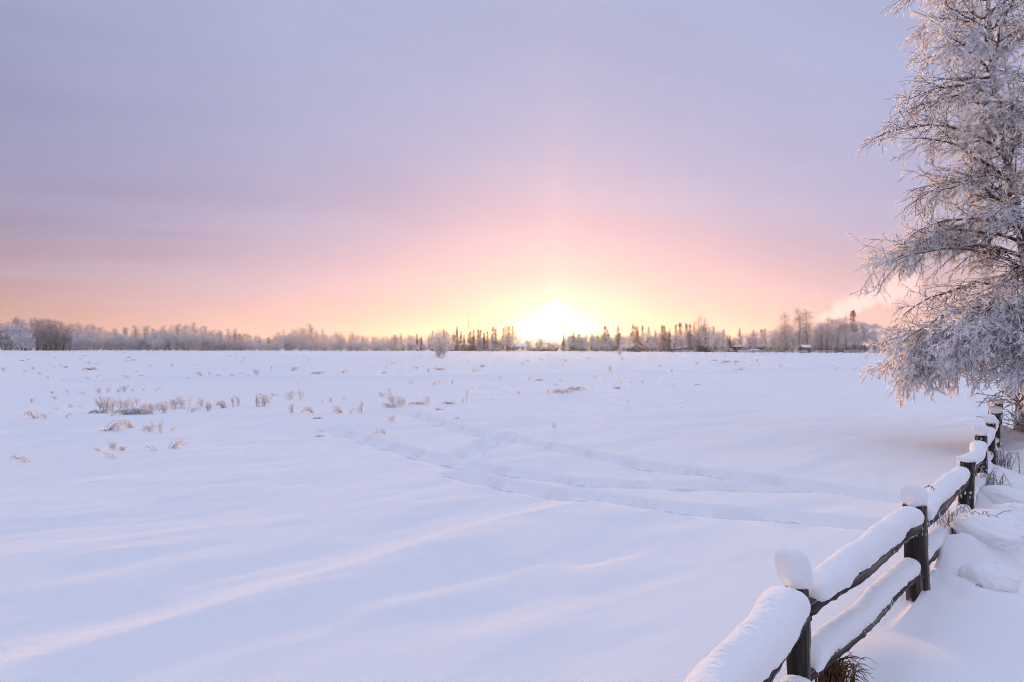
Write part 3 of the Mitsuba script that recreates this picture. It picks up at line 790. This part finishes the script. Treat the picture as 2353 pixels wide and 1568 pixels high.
tag('split_rail_fence', 'weathered split rail fence under thick snow, running from the lower right corner towards the birch', 'fence')
TOPS = [.76, .755, .76, .77, .81, .775, .77, .79, .72]
CAPS = [None, (.084, .078, .112, 2.9), (.092, .084, .095, 2.7), (.10, .09, .035, 2.2), (.085, .08, .095, 2.4), (.088, .085, .085, 2.3), (.11, .10, .075, 2.6), (.10, .09, .06, 2.4), (.08, .08, .05, 2.2)]
WIDE = [.16, .115, .17, .15, .14, .14, .15, .15, .14]
LEAN = [(0, 0), (-.015, 0), (-.02, .01), (.05, .02), (.0, .0), (.02, 0), (.03, 0), (.05, 0), (.04, 0)]
for i, (px_, py_) in enumerate(POSTS):
    gz = float(ground_z(np.array([px_]), np.array([py_]))[0])
    t = unit(POSTS[min(i + 1, len(POSTS) - 1)] - POSTS[max(i - 1, 0)])
    k = 26 if i < 5 else 10
    zz = np.linspace(gz - .35, TOPS[i], k)
    top = np.clip((zz - gz) / .75, -.4, 1)
    C = np.stack([px_ + LEAN[i][0] * top, py_ + LEAN[i][1] * top, zz], 1)
    w, dth = WIDE[i], .12
    rot = [.0, .28, .18, .30, .1, .2, .15, .1, .2][i]
    ca, sa = math.cos(rot), math.sin(rot)
    ax = np.array([[t[1] * ca - t[0] * sa * -1, -t[0] * ca + t[1] * sa, 0]])
    ax = unit(ax)
    bx = np.array([[-ax[0, 1], ax[0, 0], 0]])
    sec = section([(-w / 2, -dth * .42), (w * .30, -dth * .5), (w / 2, -dth * .2), (w * .42, dth * .5), (-w * .38, dth * .44)])
    sec = sec[::-1]
    (v, f), uv = ring_mesh(C, np.repeat(ax, k, 0), np.repeat(bx, k, 0), sec, 11 + i, .022, TOPS[i] - gz + .35)
    f = f[:, [0, 2, 1]]
    key = 'split_rail_fence__' + numbered('post')
    put(key, (v, f), 'mat_wood', True, uv=uv)
    if i == 1:
        tag(key, 'nearest dark post in view, with a tall leaning cap of snow')
    if CAPS[i]:
        rx, ry, rz, pw = CAPS[i]
        v, f = blob(rx, ry, rz, 30 + i, .08, .9, pw, 44 if i < 4 else 22)
        lean = [0, -.16, -.06, 0, -.05, -.08, -.1, -.1, 0][i]
        v = v + np.stack([lean * (v[:, 2] + rz), v[:, 2] * 0, v[:, 2] * 0], 1)
        v = v * (1 - .16 * smoothstep(.1, 1.0, -v[:, 2:3] / rz) * [1, 1, 0])
        put(key + '__snow_cap', (v + [C[-1, 0], C[-1, 1], TOPS[i] + rz * .74], f), 'mat_snow_cap', True)
for i in range(len(POSTS) - 1):
    A, B = POSTS[i], POSTS[i + 1]
    t = unit(B - A)
    for lev, (za, zb) in enumerate([(.615, .62) if i == 1 else (.59, .585), (.255, .25)]):
        a, b = A + t * .02, B + t * .02
        if i == 0 and lev == 0:
            za, zb = .62, .60
        k = 40 if i < 4 else 10
        s = np.linspace(0, 1, k)
        C = np.stack([a[0] + (b - a)[0] * s, a[1] + (b - a)[1] * s, za + (zb - za) * s - .02 * np.sin(np.pi * s) + .012 * np.sin(s * 9 + i)], 1)
        ax, bx = np.array([[t[1], -t[0], 0]]), np.array([[0, 0, 1.0]])
        g = .84 if lev == 0 else .60
        sec = section([(-.058 * g, -.02 * g), (-.02 * g, .052 * g), (.052 * g, .04 * g), (.060 * g, -.03 * g), (.0, -.058 * g)], 5)[::-1]
        (v, f), uv = ring_mesh(C, np.repeat(ax, k, 0), np.repeat(bx, k, 0), sec, 50 + 2 * i + lev, .020, np.linalg.norm(b - a))
        f = f[:, [0, 2, 1]]
        key = 'split_rail_fence__' + numbered('rail')
        put(key, (v, f), 'mat_wood', True, uv=uv)
        w, h = [(.215, .15), (.15, .11)][lev] if i == 0 else [(.15, .135), (.135, .13)][lev] if i == 1 else [(.17, .13), (.14, .10)][lev] if i < 5 else [(.15, .10), (.12, .07)][lev]
        n, m = (300, 56) if i < 2 else (170, 40) if i < 3 else (70, 24) if i < 5 else (36, 14)
        m0 = .10 if i else .0
        v, f = snow_on_rail(a + t * m0, b - t * (.10 if i else .085), za + (.033 if lev == 0 else .012), zb + (.030 if lev == 0 else .010), w, h, 70 + 2 * i + lev, (.13, .15), n, m, .30 if i else .45)
        put(key + '__snow_layer', (v, f), 'mat_snow_cap', True)


# ------------------------------------------------------------------ dry grass caught under the rails and snow covered tussocks
def hanging_grass(x, y, z, n, ln, seed, wide=.12, side=(1, -1), frost=False):
    rg = np.random.default_rng(seed)
    k = 8
    t = np.linspace(0, 1, k)
    st = np.stack([x + rg.normal(size=n) * wide, y + rg.normal(size=n) * wide, np.full(n, z - ln)], 1)
    out = rg.normal(size=(n, 2)) * .045 + np.array(side) * .02
    h = ln * rg.uniform(.6, 1.15, n)
    P = st[:, None] + np.stack([out[:, None, 0] * (t * 1.3) ** 2, out[:, None, 1] * (t * 1.3) ** 2, h[:, None] * np.sin(t * rg.uniform(1.5, 2.6, (n, 1)))], -1)
    R = np.full((n, 1), .0042) * np.linspace(1, .35, k)[None] * rg.uniform(.7, 1.5, (n, 1))
    return P, R


P_, R_ = hanging_grass(1.87, 3.98, .20, 130, .23, 5, .045)
put('dry_grass_tuft', tubes(P_, R_), 'mat_grass', True, label='dark brown dry grass tuft under the lowest rail beside the nearest post', category='grass tuft')
P_, R_ = hanging_grass(4.05, 6.25, .50, 60, .45, 6, .12)
put('dry_grass_tuft_001__blades', tubes(P_, R_), 'mat_weed', True)
put('dry_grass_tuft_001__rime', tubes(P_[:42], R_[:42] * 1.25, 3, .006), 'mat_weed_rime', True)
tag('dry_grass_tuft_001', 'reddish dry grass bent under the rail between the second and third post', 'grass tuft')
P_, R_ = hanging_grass(6.0, 8.6, .42, 46, .40, 7, .12)
put('dry_grass_tuft_002__blades', tubes(P_, R_), 'mat_weed', True)
put('dry_grass_tuft_002__rime', tubes(P_[:34], R_[:34] * 1.25, 3, .006), 'mat_weed_rime', True)
tag('dry_grass_tuft_002', 'frosted grass under the rail just before the fourth post', 'grass tuft')
P_, R_ = hanging_grass(7.45, 10.45, .40, 50, .38, 8, .10)
put('dry_grass_tuft_003', tubes(P_, R_), 'mat_bark', True, label='dark tangle of stems against the fence by the fifth post', category='grass tuft')
for i, (x, y, rx, ry, rz, lab) in enumerate([(3.78, 5.42, .17, .19, .13, 'round snow hummock with a dark hollow at its left, right of the second post'), (4.50, 6.40, .20, .30, .17, 'long lobe of snow sliding off the bank behind the second post'),
                                             (4.86, 6.72, .16, .26, .19, 'tall lobe of snow drooping beside the foot of the third post'), (5.22, 7.00, .17, .24, .15, 'rounded lobe of snow right of the third post'),
                                             (4.18, 6.02, .22, .30, .13, 'low snow lobe under the red grass behind the second post'), (5.75, 7.95, .20, .30, .16, 'snow lump on the bank between the third and fourth post'),
                                             (6.35, 8.55, .22, .30, .15, 'farthest snow lump on the bank, before the fourth post')]):
    z = float(ground_z(np.array([x]), np.array([y]))[0])
    v, f = blob(rx, ry, rz, 80 + i, .22, 1.3, 2.1, 30)
    put(numbered('snow_hummock'), (v * [1.1, 1.1, .9] + [x, y, z + rz * .12], f), 'mat_snow_cap', True, label=lab, category='snow lump')
P_, R_ = hanging_grass(3.60, 5.36, .15, 30, .14, 9, .02)
put('dry_grass_tuft_004', tubes(P_, R_), 'mat_bark', True, label='dark stems in the hollow at the left of the round snow hummock', category='grass tuft')
tw = np.array([[[3.42, 5.75, .72], [3.47, 5.75, .86], [3.49, 5.75, .93], [3.54, 5.75, .955], [3.62, 5.75, .93], [3.66, 5.75, .88]]])
tw = tw * .45 + np.array([3.47, 5.75, .72]) * .55
twR = np.full((1, 6), .003)
tb, tbR = sprout(tw, twR, 5, .4, 1, (.015, .03), (40, 80), .8, 3, np.random.default_rng(2), .2, .8)
put('bare_twig', join(tubes(tw, twR, 4), tubes(tb, np.full(tbR.shape, .0022))), 'mat_bark', True, label='thin dark twig sticking up behind the second post', category='twig')

# ------------------------------------------------------------------ the frosted birch on the right
r = np.random.default_rng(77)
Bx, By = 10.0, 13.5


def curve(pts, k):
    pts = np.array(pts, float)
    s = np.r_[0, np.cumsum(np.linalg.norm(np.diff(pts, axis=0), axis=1))]
    from scipy.interpolate import PchipInterpolator
    return PchipInterpolator(s, pts)(np.linspace(0, s[-1], k))


trunk1 = curve([(10.03, By, -.2), (10.15, By, 1.5), (10.22, By, 3.0), (10.02, By, 4.6), (9.76, By, 6.0), (9.55, By, 7.4), (9.45, By, 9), (9.40, By, 11.6)], 40)
rad1 = np.interp(trunk1[:, 2], [-.2, 1.5, 3, 4.6, 6, 7.4, 9, 11.6], [.15, .115, .10, .085, .068, .05, .035, .008])
trunk2 = curve([(10.20, By, 2.6), (10.55, By + .1, 4.2), (10.85, By + .2, 6.0), (11.0, By + .3, 8.0), (11.1, By + .3, 10.4)], 24)
rad2 = np.linspace(.075, .008, 24)
tag('frosted_birch', 'tall frosted birch with drooping twigs beside the fence at the right edge', 'tree')
put('frosted_birch__trunk', tubes(trunk1[None], rad1[None], 12), 'mat_birch', True)
put('frosted_birch__trunk_001', tubes(trunk2[None], rad2[None], 10), 'mat_birch', True)
ENV = np.array([(0.9, 1.9), (1.4, 2.1), (2.2, 2.45), (3.0, 2.8), (4.0, 2.7), (5.5, 2.4), (7.0, 1.8), (8.5, 1.3), (10, .75), (11.6, .4)])
limbs = []
golden = 2.39996
NL = 124
for i in range(NL):
    main = i % 4 != 3
    z0 = (1.8 + 9.5 * (i / 104) ** 1.02) if main else (3.2 + 6.6 * (i / 104))
    tr, rd = (trunk1, rad1) if main else (trunk2, rad2)
    j = np.argmin(np.abs(tr[:, 2] - z0))
    a = i * golden + r.normal() * .25
    if i % 3 == 0:                                              # more limbs reach out to the open side over the field
        a = math.pi + r.normal() * .55
    if i >= 104:                                                # a skirt of low limbs, heavy with frost
        z0 = r.uniform(1.9, 2.6)
        tr, rd = trunk1, rad1
        j = np.argmin(np.abs(tr[:, 2] - z0))
        a = r.uniform(math.pi - .9, math.pi + 1.5)
    reach = np.interp(z0, *ENV.T) * r.uniform(.70, 1.04) * (1.0 if math.cos(a) < .3 else .8)
    up = np.interp(z0, [1, 2, 3.5, 5, 8, 11], [.12, .22, .42, .58, .80, 1.1]) + r.normal() * .10
    fall = np.interp(z0, [1, 2, 3.5, 6, 10], [.32, .38, .48, .48, .35]) * r.uniform(.7, 1.3)
    k = 12
    s = np.linspace(0, 1, k)
    rr = reach * s
    zz = reach * (up * s - fall * s ** 2.2)
    wob = np.cumsum(r.normal(size=(k, 3)), 0) * .024
    P = np.stack([tr[j, 0] + math.cos(a) * rr, tr[j, 1] + math.sin(a) * rr, tr[j, 2] + zz], 1) + wob
    P[0] = tr[j]
    limbs.append((P, min(rd[j] * .55, .036) * np.linspace(1, .18, k), z0))
for P, R, z0 in limbs:
    rg = np.random.default_rng(int(z0 * 1000))
    low = z0 < 2.6 or rg.random() < .16
    bare = rg.uniform(.35, .75)
    reach = np.linalg.norm(P[-1] - P[0])
    m = int(np.clip(reach * 8, 5, 24))
    sP, sR = sprout(P[None], R[None], m, .10, 1, (.28 * reach ** .5, .72 * reach ** .5), (20, 58), .32, 7, rg, .26, .55, .3, .25, .25)
    wP, wR = sprout(sP, sR, 10 if low else 8, .10, 1, (.12, .40), (22, 62), .55, 5, rg, .32, .75, .5)
    cP, cR = sprout(wP, wR, 7 if low else 4, .10, 1, (.04, .13), (25, 70), .5, 2, rg, .2)
    key = 'frosted_birch__' + numbered('limb')
    wR = np.maximum(wR, .0040)
    bark = join(tubes(P[None], R[None], 6), tubes(sP, np.maximum(sR, .0055)), tubes(wP, wR))
    put(key, bark, 'mat_bark', True)
    thin_ = rg.random(len(wP)) < (.95 if low else bare)
    rime = join(tubes(P[None], np.maximum(R, .008)[None] * .85, 5, .012), ribbons(sP, np.maximum(sR, .007) * (1.4 if low else 1.0), rg, .007), ribbons(wP[thin_], np.full(wP[thin_].shape[:2], .0125 if low else .0075), rg, .006),
                ribbons(cP, np.full(cP.shape[:2], .0110 if low else .0066), rg))
    put(key + '__rime', rime, 'mat_frost')
# dark stems of a shrub in front of the birch's foot
st = []
for i in range(9):
    x0 = 9.95 + .30 * r.random()
    top = (x0 + r.normal() * .35 - .15, 13.2 + r.normal() * .25, r.uniform(1.0, 1.7))
    st.append(curve([(x0, 13.2 + r.normal() * .1, -.1), (x0 + r.normal() * .06, 13.2, .5), top], 9))
st = np.array(st)
sR = np.full((9, 1), .032) * np.linspace(1, .3, 9)[None] * r.uniform(.5, 1.2, (9, 1))
bP, bR = sprout(st, sR, 9, .25, 1, (.3, .8), (25, 60), .2, 5, r, .3, .5)
wP, wR = sprout(bP, bR, 6, .2, 1, (.1, .3), (25, 60), .4, 3, r, .3, .6)
put('bare_shrub__stems', join(tubes(st, sR, 6), tubes(bP, np.maximum(bR, .006)), tubes(wP, np.full(wR.shape, .004))), 'mat_bark', True)
put('bare_shrub__rime', join(tubes(bP, np.maximum(bR, .007), 3, .006), tubes(wP, np.full(wR.shape, .007), 3, .004)), 'mat_weed_rime', True)
tag('bare_shrub', 'dark stemmed shrub at the foot of the birch behind the near fence', 'shrub')

# ------------------------------------------------------------------ houses, cars, bins and a fence along the far edge of the field
for k, c in dict(white=(.72, .72, .74), brown=(.16, .095, .06), darkwood=(.05, .04, .038), tan=(.42, .33, .25), paleblue=(.50, .56, .64), glass=(.03, .035, .045), metal=(.25, .26, .28), dark=(.025, .025, .03), silver=(.5, .5, .52), red=(.28, .05, .04)).items():
    scene['mat_' + k] = rough(c, .25 if k == 'glass' else .6, .5)


def place(mesh, o, yaw=0.0):
    v, f = mesh
    c, s = math.cos(yaw), math.sin(yaw)
    return np.stack([v[:, 0] * c - v[:, 1] * s + o[0], v[:, 0] * s + v[:, 1] * c + o[1], v[:, 2] + o[2]], 1), f


def ground(x, y):
    return float(ground_z(np.array([x]), np.array([y]))[0])


def house(name, u0, u1, d, wall_h, roof_h, depth, mat, label, windows=2, front_gable=False, door=True, chimney=False, yaw=0.0):
    name = numbered(name)
    x0, x1 = (u0 - 1176.5) / 1568 * d, (u1 - 1176.5) / 1568 * d
    w, cx = x1 - x0, (x0 + x1) / 2
    o = (cx, d + depth / 2, ground(cx, d))
    W, Dp, e = w / 2, depth / 2, .35
    pl = lambda m: place(m, o, yaw)
    body = box(-W, W, -Dp, Dp, -.6, wall_h)
    if front_gable:
        gab = (np.array([[-W, -Dp, wall_h], [W, -Dp, wall_h], [0, -Dp, wall_h + roof_h * .96], [-W, Dp, wall_h], [W, Dp, wall_h], [0, Dp, wall_h + roof_h * .96]]), np.array([[0, 1, 2], [3, 5, 4], [0, 2, 5], [0, 5, 3], [1, 4, 5], [1, 5, 2]]))
        prof = np.array([[-W - e, wall_h - e * roof_h / W], [0, wall_h + roof_h], [W + e, wall_h - e * roof_h / W]])
        ext = np.array([-Dp - e, Dp + e])
        mk = lambda p, y: np.stack([p[:, 0], np.full(3, y), p[:, 1]], 1)
    else:
        gab = (np.array([[-W, -Dp, wall_h], [-W, Dp, wall_h], [-W, 0, wall_h + roof_h * .96], [W, -Dp, wall_h], [W, Dp, wall_h], [W, 0, wall_h + roof_h * .96]]), np.array([[0, 2, 1], [3, 4, 5], [0, 3, 5], [0, 5, 2], [1, 2, 5], [1, 5, 4]]))
        prof = np.array([[-Dp - e, wall_h - e * roof_h / Dp], [0, wall_h + roof_h], [Dp + e, wall_h - e * roof_h / Dp]])
        ext = np.array([-W - e, W + e])
        mk = lambda p, y: np.stack([np.full(3, y), p[:, 0], p[:, 1]], 1)

    def slab(lo, hi):
        v = np.vstack([mk(prof + [0, lo], ext[0]), mk(prof + [0, hi], ext[0]), mk(prof + [0, lo], ext[1]), mk(prof + [0, hi], ext[1])])
        f = []
        for a, b in ((0, 1), (1, 2)):
            f += [[a, b, b + 6], [a, b + 6, a + 6], [a + 3, a + 9, b + 9], [a + 3, b + 9, b + 3], [a, a + 3, b + 3], [a, b + 3, b], [a + 6, b + 6, b + 9], [a + 6, b + 9, a + 9]]
        f += [[0, 6, 9], [0, 9, 3], [2, 5, 11], [2, 11, 8]]
        return v, np.array(f)
    put(name + '__wall', pl(join(body, gab)), mat)
    put(name + '__roof', pl(slab(.0, .16)), 'mat_darkwood')
    put(name + '__roof__snow_layer', pl(slab(.163, .55)), 'mat_snow_cap')
    for i in range(windows):
        wx = -W + w * (i + .6) / (windows + .2)
        k = name + '__' + ('window' if i == 0 else f'window_{i:03d}')
        put(k, pl(box(wx - .45, wx + .45, -Dp - .04, -Dp, wall_h * .38, wall_h * .80)), 'mat_glass')
        put(k + '__frame', pl(join(box(wx - .53, wx - .452, -Dp - .06, -Dp - .002, wall_h * .36, wall_h * .82), box(wx + .452, wx + .53, -Dp - .06, -Dp - .002, wall_h * .36, wall_h * .82), box(wx - .452, wx + .452, -Dp - .06, -Dp - .002, wall_h * .80 + .002, wall_h * .84))), 'mat_white')
    if door:
        put(name + '__door', pl(box(W * .30 - .4, W * .30 + .4, -Dp - .03, -Dp, -.1, min(2.0, wall_h * .86))), 'mat_darkwood')
    if chimney:
        put(name + '__roof__chimney', pl(box(W * .4, W * .4 + .5, -.25, .25, wall_h + roof_h * .5, wall_h + roof_h + 1.0)), 'mat_brown')
    tag(name, label, 'house')


house('house', 984, 1003, 318, 2.3, .7, 6, 'mat_tan', 'small tan house with a white roof, left of the lone shrub', 1)
house('house', 1022, 1046, 322, 2.5, 1.0, 7, 'mat_paleblue', 'pale blue house with a white roof, right behind the lone shrub', 2)
house('house', 1046, 1098, 316, 2.5, .55, 8, 'mat_tan', 'long low brown house with a flat snowy roof left of the sun', 4, chimney=True)
house('garage', 1076, 1096, 300, 1.7, 1.2, 6, 'mat_brown', 'small orange brown gabled garage in front of the long low house', 0, True)
house('house', 1180, 1209, 305, 2.0, 1.3, 6, 'mat_white', 'small white house with two dark windows just left of the sun', 2, door=False)
house('shed', 1214, 1237, 318, 1.3, .9, 5, 'mat_tan', 'low snow covered shed under the sun glow, right of the white house', 0)
house('house', 1238, 1282, 315, 1.5, .5, 6, 'mat_brown', 'long low brown building in the orange glow right under the sun', 3)
house('house', 1427, 1449, 302, 1.7, .7, 6, 'mat_white', 'low pale house left of the dark gable', 2)
house('house', 1454, 1486, 318, 4.0, 1.0, 7, 'mat_tan', 'two storey house with a broad white roof among the spruces', 3, chimney=True)
house('garage', 1448, 1474, 300, 1.5, 1.7, 6, 'mat_brown', 'dark brown gabled garage in front of the two storey house', 0, True)
house('house', 1556, 1581, 303, 1.6, .8, 6, 'mat_tan', 'low tan house behind the parked cars right of the spruces', 2)
house('shed', 1583, 1600, 306, 1.4, .8, 5, 'mat_white', 'small white shed right of the low tan house', 1, door=False)
house('shed', 1620, 1637, 300, 2.0, .9, 5, 'mat_darkwood', 'dark shed half hidden under frosted trees right of the white shed', 0)
house('house', 1686, 1730, 306, 2.2, .5, 7, 'mat_darkwood', 'left half of the long dark buildings right of the tree gap', 3)
house('house', 1734, 1776, 309, 2.3, .5, 7, 'mat_brown', 'right half of the long dark buildings right of the tree gap', 3)
house('shelter', 1846, 1862, 262, 2.0, .5, 3, 'mat_darkwood', 'small dark shelter under the tall birches on the right', 0)


def car(name, u, d, ln, mat, label, yaw=0.0, tall=1.0, cat='car'):
    name = numbered(name)
    x = (u - 1176.5) / 1568 * d
    o = (x, d, ground(x, d) - .02)
    L_, hw = ln / 2, .85
    prof = np.array([(-L_, .35), (-L_, .75), (-L_ * .92, .95), (-L_ * .45, 1.02), (L_ * .55, 1.02), (L_ * .95, .92), (L_, .6), (L_, .35)])
    cab = np.array([(-L_ * .48, 1.02), (-L_ * .22, 1.45 * tall), (L_ * .50, 1.48 * tall), (L_ * .78, 1.02)])

    def extrude(p, w):
        n = len(p)
        v = np.vstack([np.stack([p[:, 0], np.full(n, y), p[:, 1]], 1) for y in (-w, w)])
        i = np.arange(n)
        j = (i + 1) % n
        f = np.vstack([np.stack([i, j, j + n], 1), np.stack([i, j + n, i + n], 1), np.stack([np.zeros(n - 2, int), i[2:], i[1:-1]], 1), np.stack([np.zeros(n - 2, int) + n, i[1:-1] + n, i[2:] + n], 1)])
        return v, f
    pl = lambda m: place(m, o, yaw)
    put(name + '__body', pl(extrude(prof, hw)), mat)
    put(name + '__windows', pl(extrude(cab, hw * .86)), 'mat_glass')
    put(name + '__snow', pl(box(-L_ * .2, L_ * .48, -hw * .84, hw * .84, 1.46 * tall, 1.62 * tall)), 'mat_snow_cap')
    th = np.linspace(0, 2 * np.pi, 14, endpoint=False)
    circ = np.stack([np.cos(th) * .33, np.sin(th) * .33], 1)
    for i, (wx, wy) in enumerate([(-L_ * .6, -hw + .02), (L_ * .6, -hw + .02), (-L_ * .6, hw - .02), (L_ * .6, hw - .02)]):
        v, f = extrude(circ + [0, .33], .12)
        put(name + '__' + ('wheel' if i == 0 else f'wheel_{i:03d}'), pl((v + [wx, wy, 0], f)), 'mat_dark')
    for i, wy in enumerate((-.55, .55)):
        put(name + '__' + ('headlight' if i == 0 else f'headlight_{i:03d}'), pl(box(-L_ - .03, -L_ + .06, wy - .16, wy + .16, .60, .76)), 'mat_white')
    tag(name, label, cat)


car('parked_car', 1465, 288, 4.2, 'mat_dark', 'dark car facing the field in front of the dark brown gabled garage', math.pi / 2)
car('parked_car', 1548, 290, 4.2, 'mat_dark', 'left one of the three dark cars parked in front of the low tan house', math.pi / 2)
car('parked_car', 1555, 290, 4.2, 'mat_dark', 'middle one of the three dark cars parked in front of the low tan house', math.pi / 2)
car('parked_car', 1562, 290, 4.2, 'mat_darkwood', 'right one of the three dark cars parked in front of the low tan house', math.pi / 2)
car('parked_car', 1676, 275, 4.4, 'mat_tan', 'tan car driving along the far fence in the tree gap', .5)
car('parked_truck', 1712, 270, 5.4, 'mat_silver', 'silver truck parked before the long dark buildings, left of the trailer', 0, 1.15, 'truck')
x, y = at(1731, 0, 270)
z = ground(x, y)
put('flat_trailer__bed', place(box(-2.2, 2.2, -1, 1, .55, .95), (x, y, z)), 'mat_metal')
put('flat_trailer__snow', place(box(-2.15, 2.15, -.95, .95, .953, 1.35), (x, y, z)), 'mat_snow_cap')
put('flat_trailer__wheel', place(box(-.35, .35, -1.08, -.9, 0, .6), (x, y, z)), 'mat_dark')
tag('flat_trailer', 'flat trailer loaded with snow, right of the silver truck', 'trailer')
for i, (u, w) in enumerate([(1943, 'left'), (1954, 'middle'), (1966.5, 'right')]):
    x, y = at(u, 0, 272)
    z = ground(x, y)
    n = numbered('waste_bin')
    tb = (np.array([[-.52, -.45, .12], [.52, -.45, .12], [.52, .45, .12], [-.52, .45, .12], [-.64, -.55, 1.15], [.64, -.55, 1.15], [.64, .55, 1.15], [-.64, .55, 1.15]]), np.array([[0, 1, 5], [0, 5, 4], [1, 2, 6], [1, 6, 5], [2, 3, 7], [2, 7, 6], [3, 0, 4], [3, 4, 7], [0, 3, 2], [0, 2, 1], [4, 5, 6], [4, 6, 7]]))
    put(n + '__body', place(tb, (x, y, z)), 'mat_dark')
    put(n + '__lid', place(box(-.68, .68, -.6, .6, 1.153, 1.25), (x, y, z)), 'mat_metal')
    put(n + '__wheel', place(box(-.5, -.3, -.5, -.4, 0, .16), (x, y, z)), 'mat_dark')
    tag(n, f'{w} one of the three dark waste bins by the far fence at the right', 'waste bin')
segs = [(1545, 1600, 252), (1640, 1672, 255), (1694, 1800, 250), (1803, 1870, 248), (1866, 1925, 252), (1938, 2060, 255)]
for u0, u1, d in segs:
    n = numbered('far_rail_fence')
    us = np.arange(u0, u1, 18.0)
    pts = np.array([at(u, 0, d) for u in us])
    zs = ground_z(pts[:, 0], pts[:, 1])
    put(n + '__posts', join(*[place(box(-.09, .09, -.09, .09, -.3, 1.05), (x, y, z)) for (x, y), z in zip(pts, zs)]), 'mat_darkwood', kind='stuff')
    rl, sl = [], []
    for (a, za), (b, zb) in zip(zip(pts[:-1], zs[:-1]), zip(pts[1:], zs[1:])):
        for h in (.45, .85):
            P = np.array([[[a[0], a[1], za + h], [(a[0] + b[0]) / 2, (a[1] + b[1]) / 2, (za + zb) / 2 + h - .03], [b[0], b[1], zb + h]]])
            rl.append(tubes(P, np.full((1, 3), .07), 5))
            sl.append(tubes(P, np.full((1, 3), .075), 6, .09))
    put(n + '__rails', join(*rl), 'mat_darkwood', kind='stuff')
    put(n + '__snow', join(*sl), 'mat_snow_cap', kind='stuff')
    tag(n, f'far snow topped rail fence run {["left of the tall spruces", "beside the tan car", "before the silver truck and trailer", "under the tall birches", "right of the small shelter", "by the three waste bins"][segs.index((u0, u1, d))]}', 'fence')
x, y = at(1077, 0, 345)
z = ground(x, y)
legs = np.array([[(x + .22 * math.cos(a), y + .22 * math.sin(a), z), (x + .16 * math.cos(a), y + .16 * math.sin(a), z + 8), (x + .10 * math.cos(a), y + .10 * math.sin(a), z + 15)] for a in (0, 2.09, 4.19)])
zigs = np.array([[(x + .2 * math.cos(a), y + .2 * math.sin(a), z + h), (x + .17 * math.cos(a + 2.09), y + .17 * math.sin(a + 2.09), z + h + .8)] for h in np.arange(0, 14.4, .8) for a in (0, 2.09, 4.19)])
put('radio_mast__lattice', join(tubes(legs, np.full((3, 3), .045), 4), tubes(zigs, np.full(zigs.shape[:2], .03))), 'mat_metal')
put('radio_mast__whip', tubes(np.array([[(x, y, z + 14.8), (x, y, z + 17), (x, y, z + 19.3)]]), np.array([[.05, .04, .02]]), 5), 'mat_metal')
tag('radio_mast', 'thin tall radio mast rising above the trees left of the sun', 'mast')

# ------------------------------------------------------------------ the frosty air over the field
scene['haze'] = {'type': 'cube', 'to_world': T().translate([0, 430, 9.5]).scale([760, 500, 13.0]), 'bsdf': {'type': 'null'}, 'interior': {'type': 'ref', 'id': 'frosty_air'}}
tag('haze', label='thin frosty air over the whole field and the tree line', kind='stuff')



scene['camera'] = scene.pop('camera')
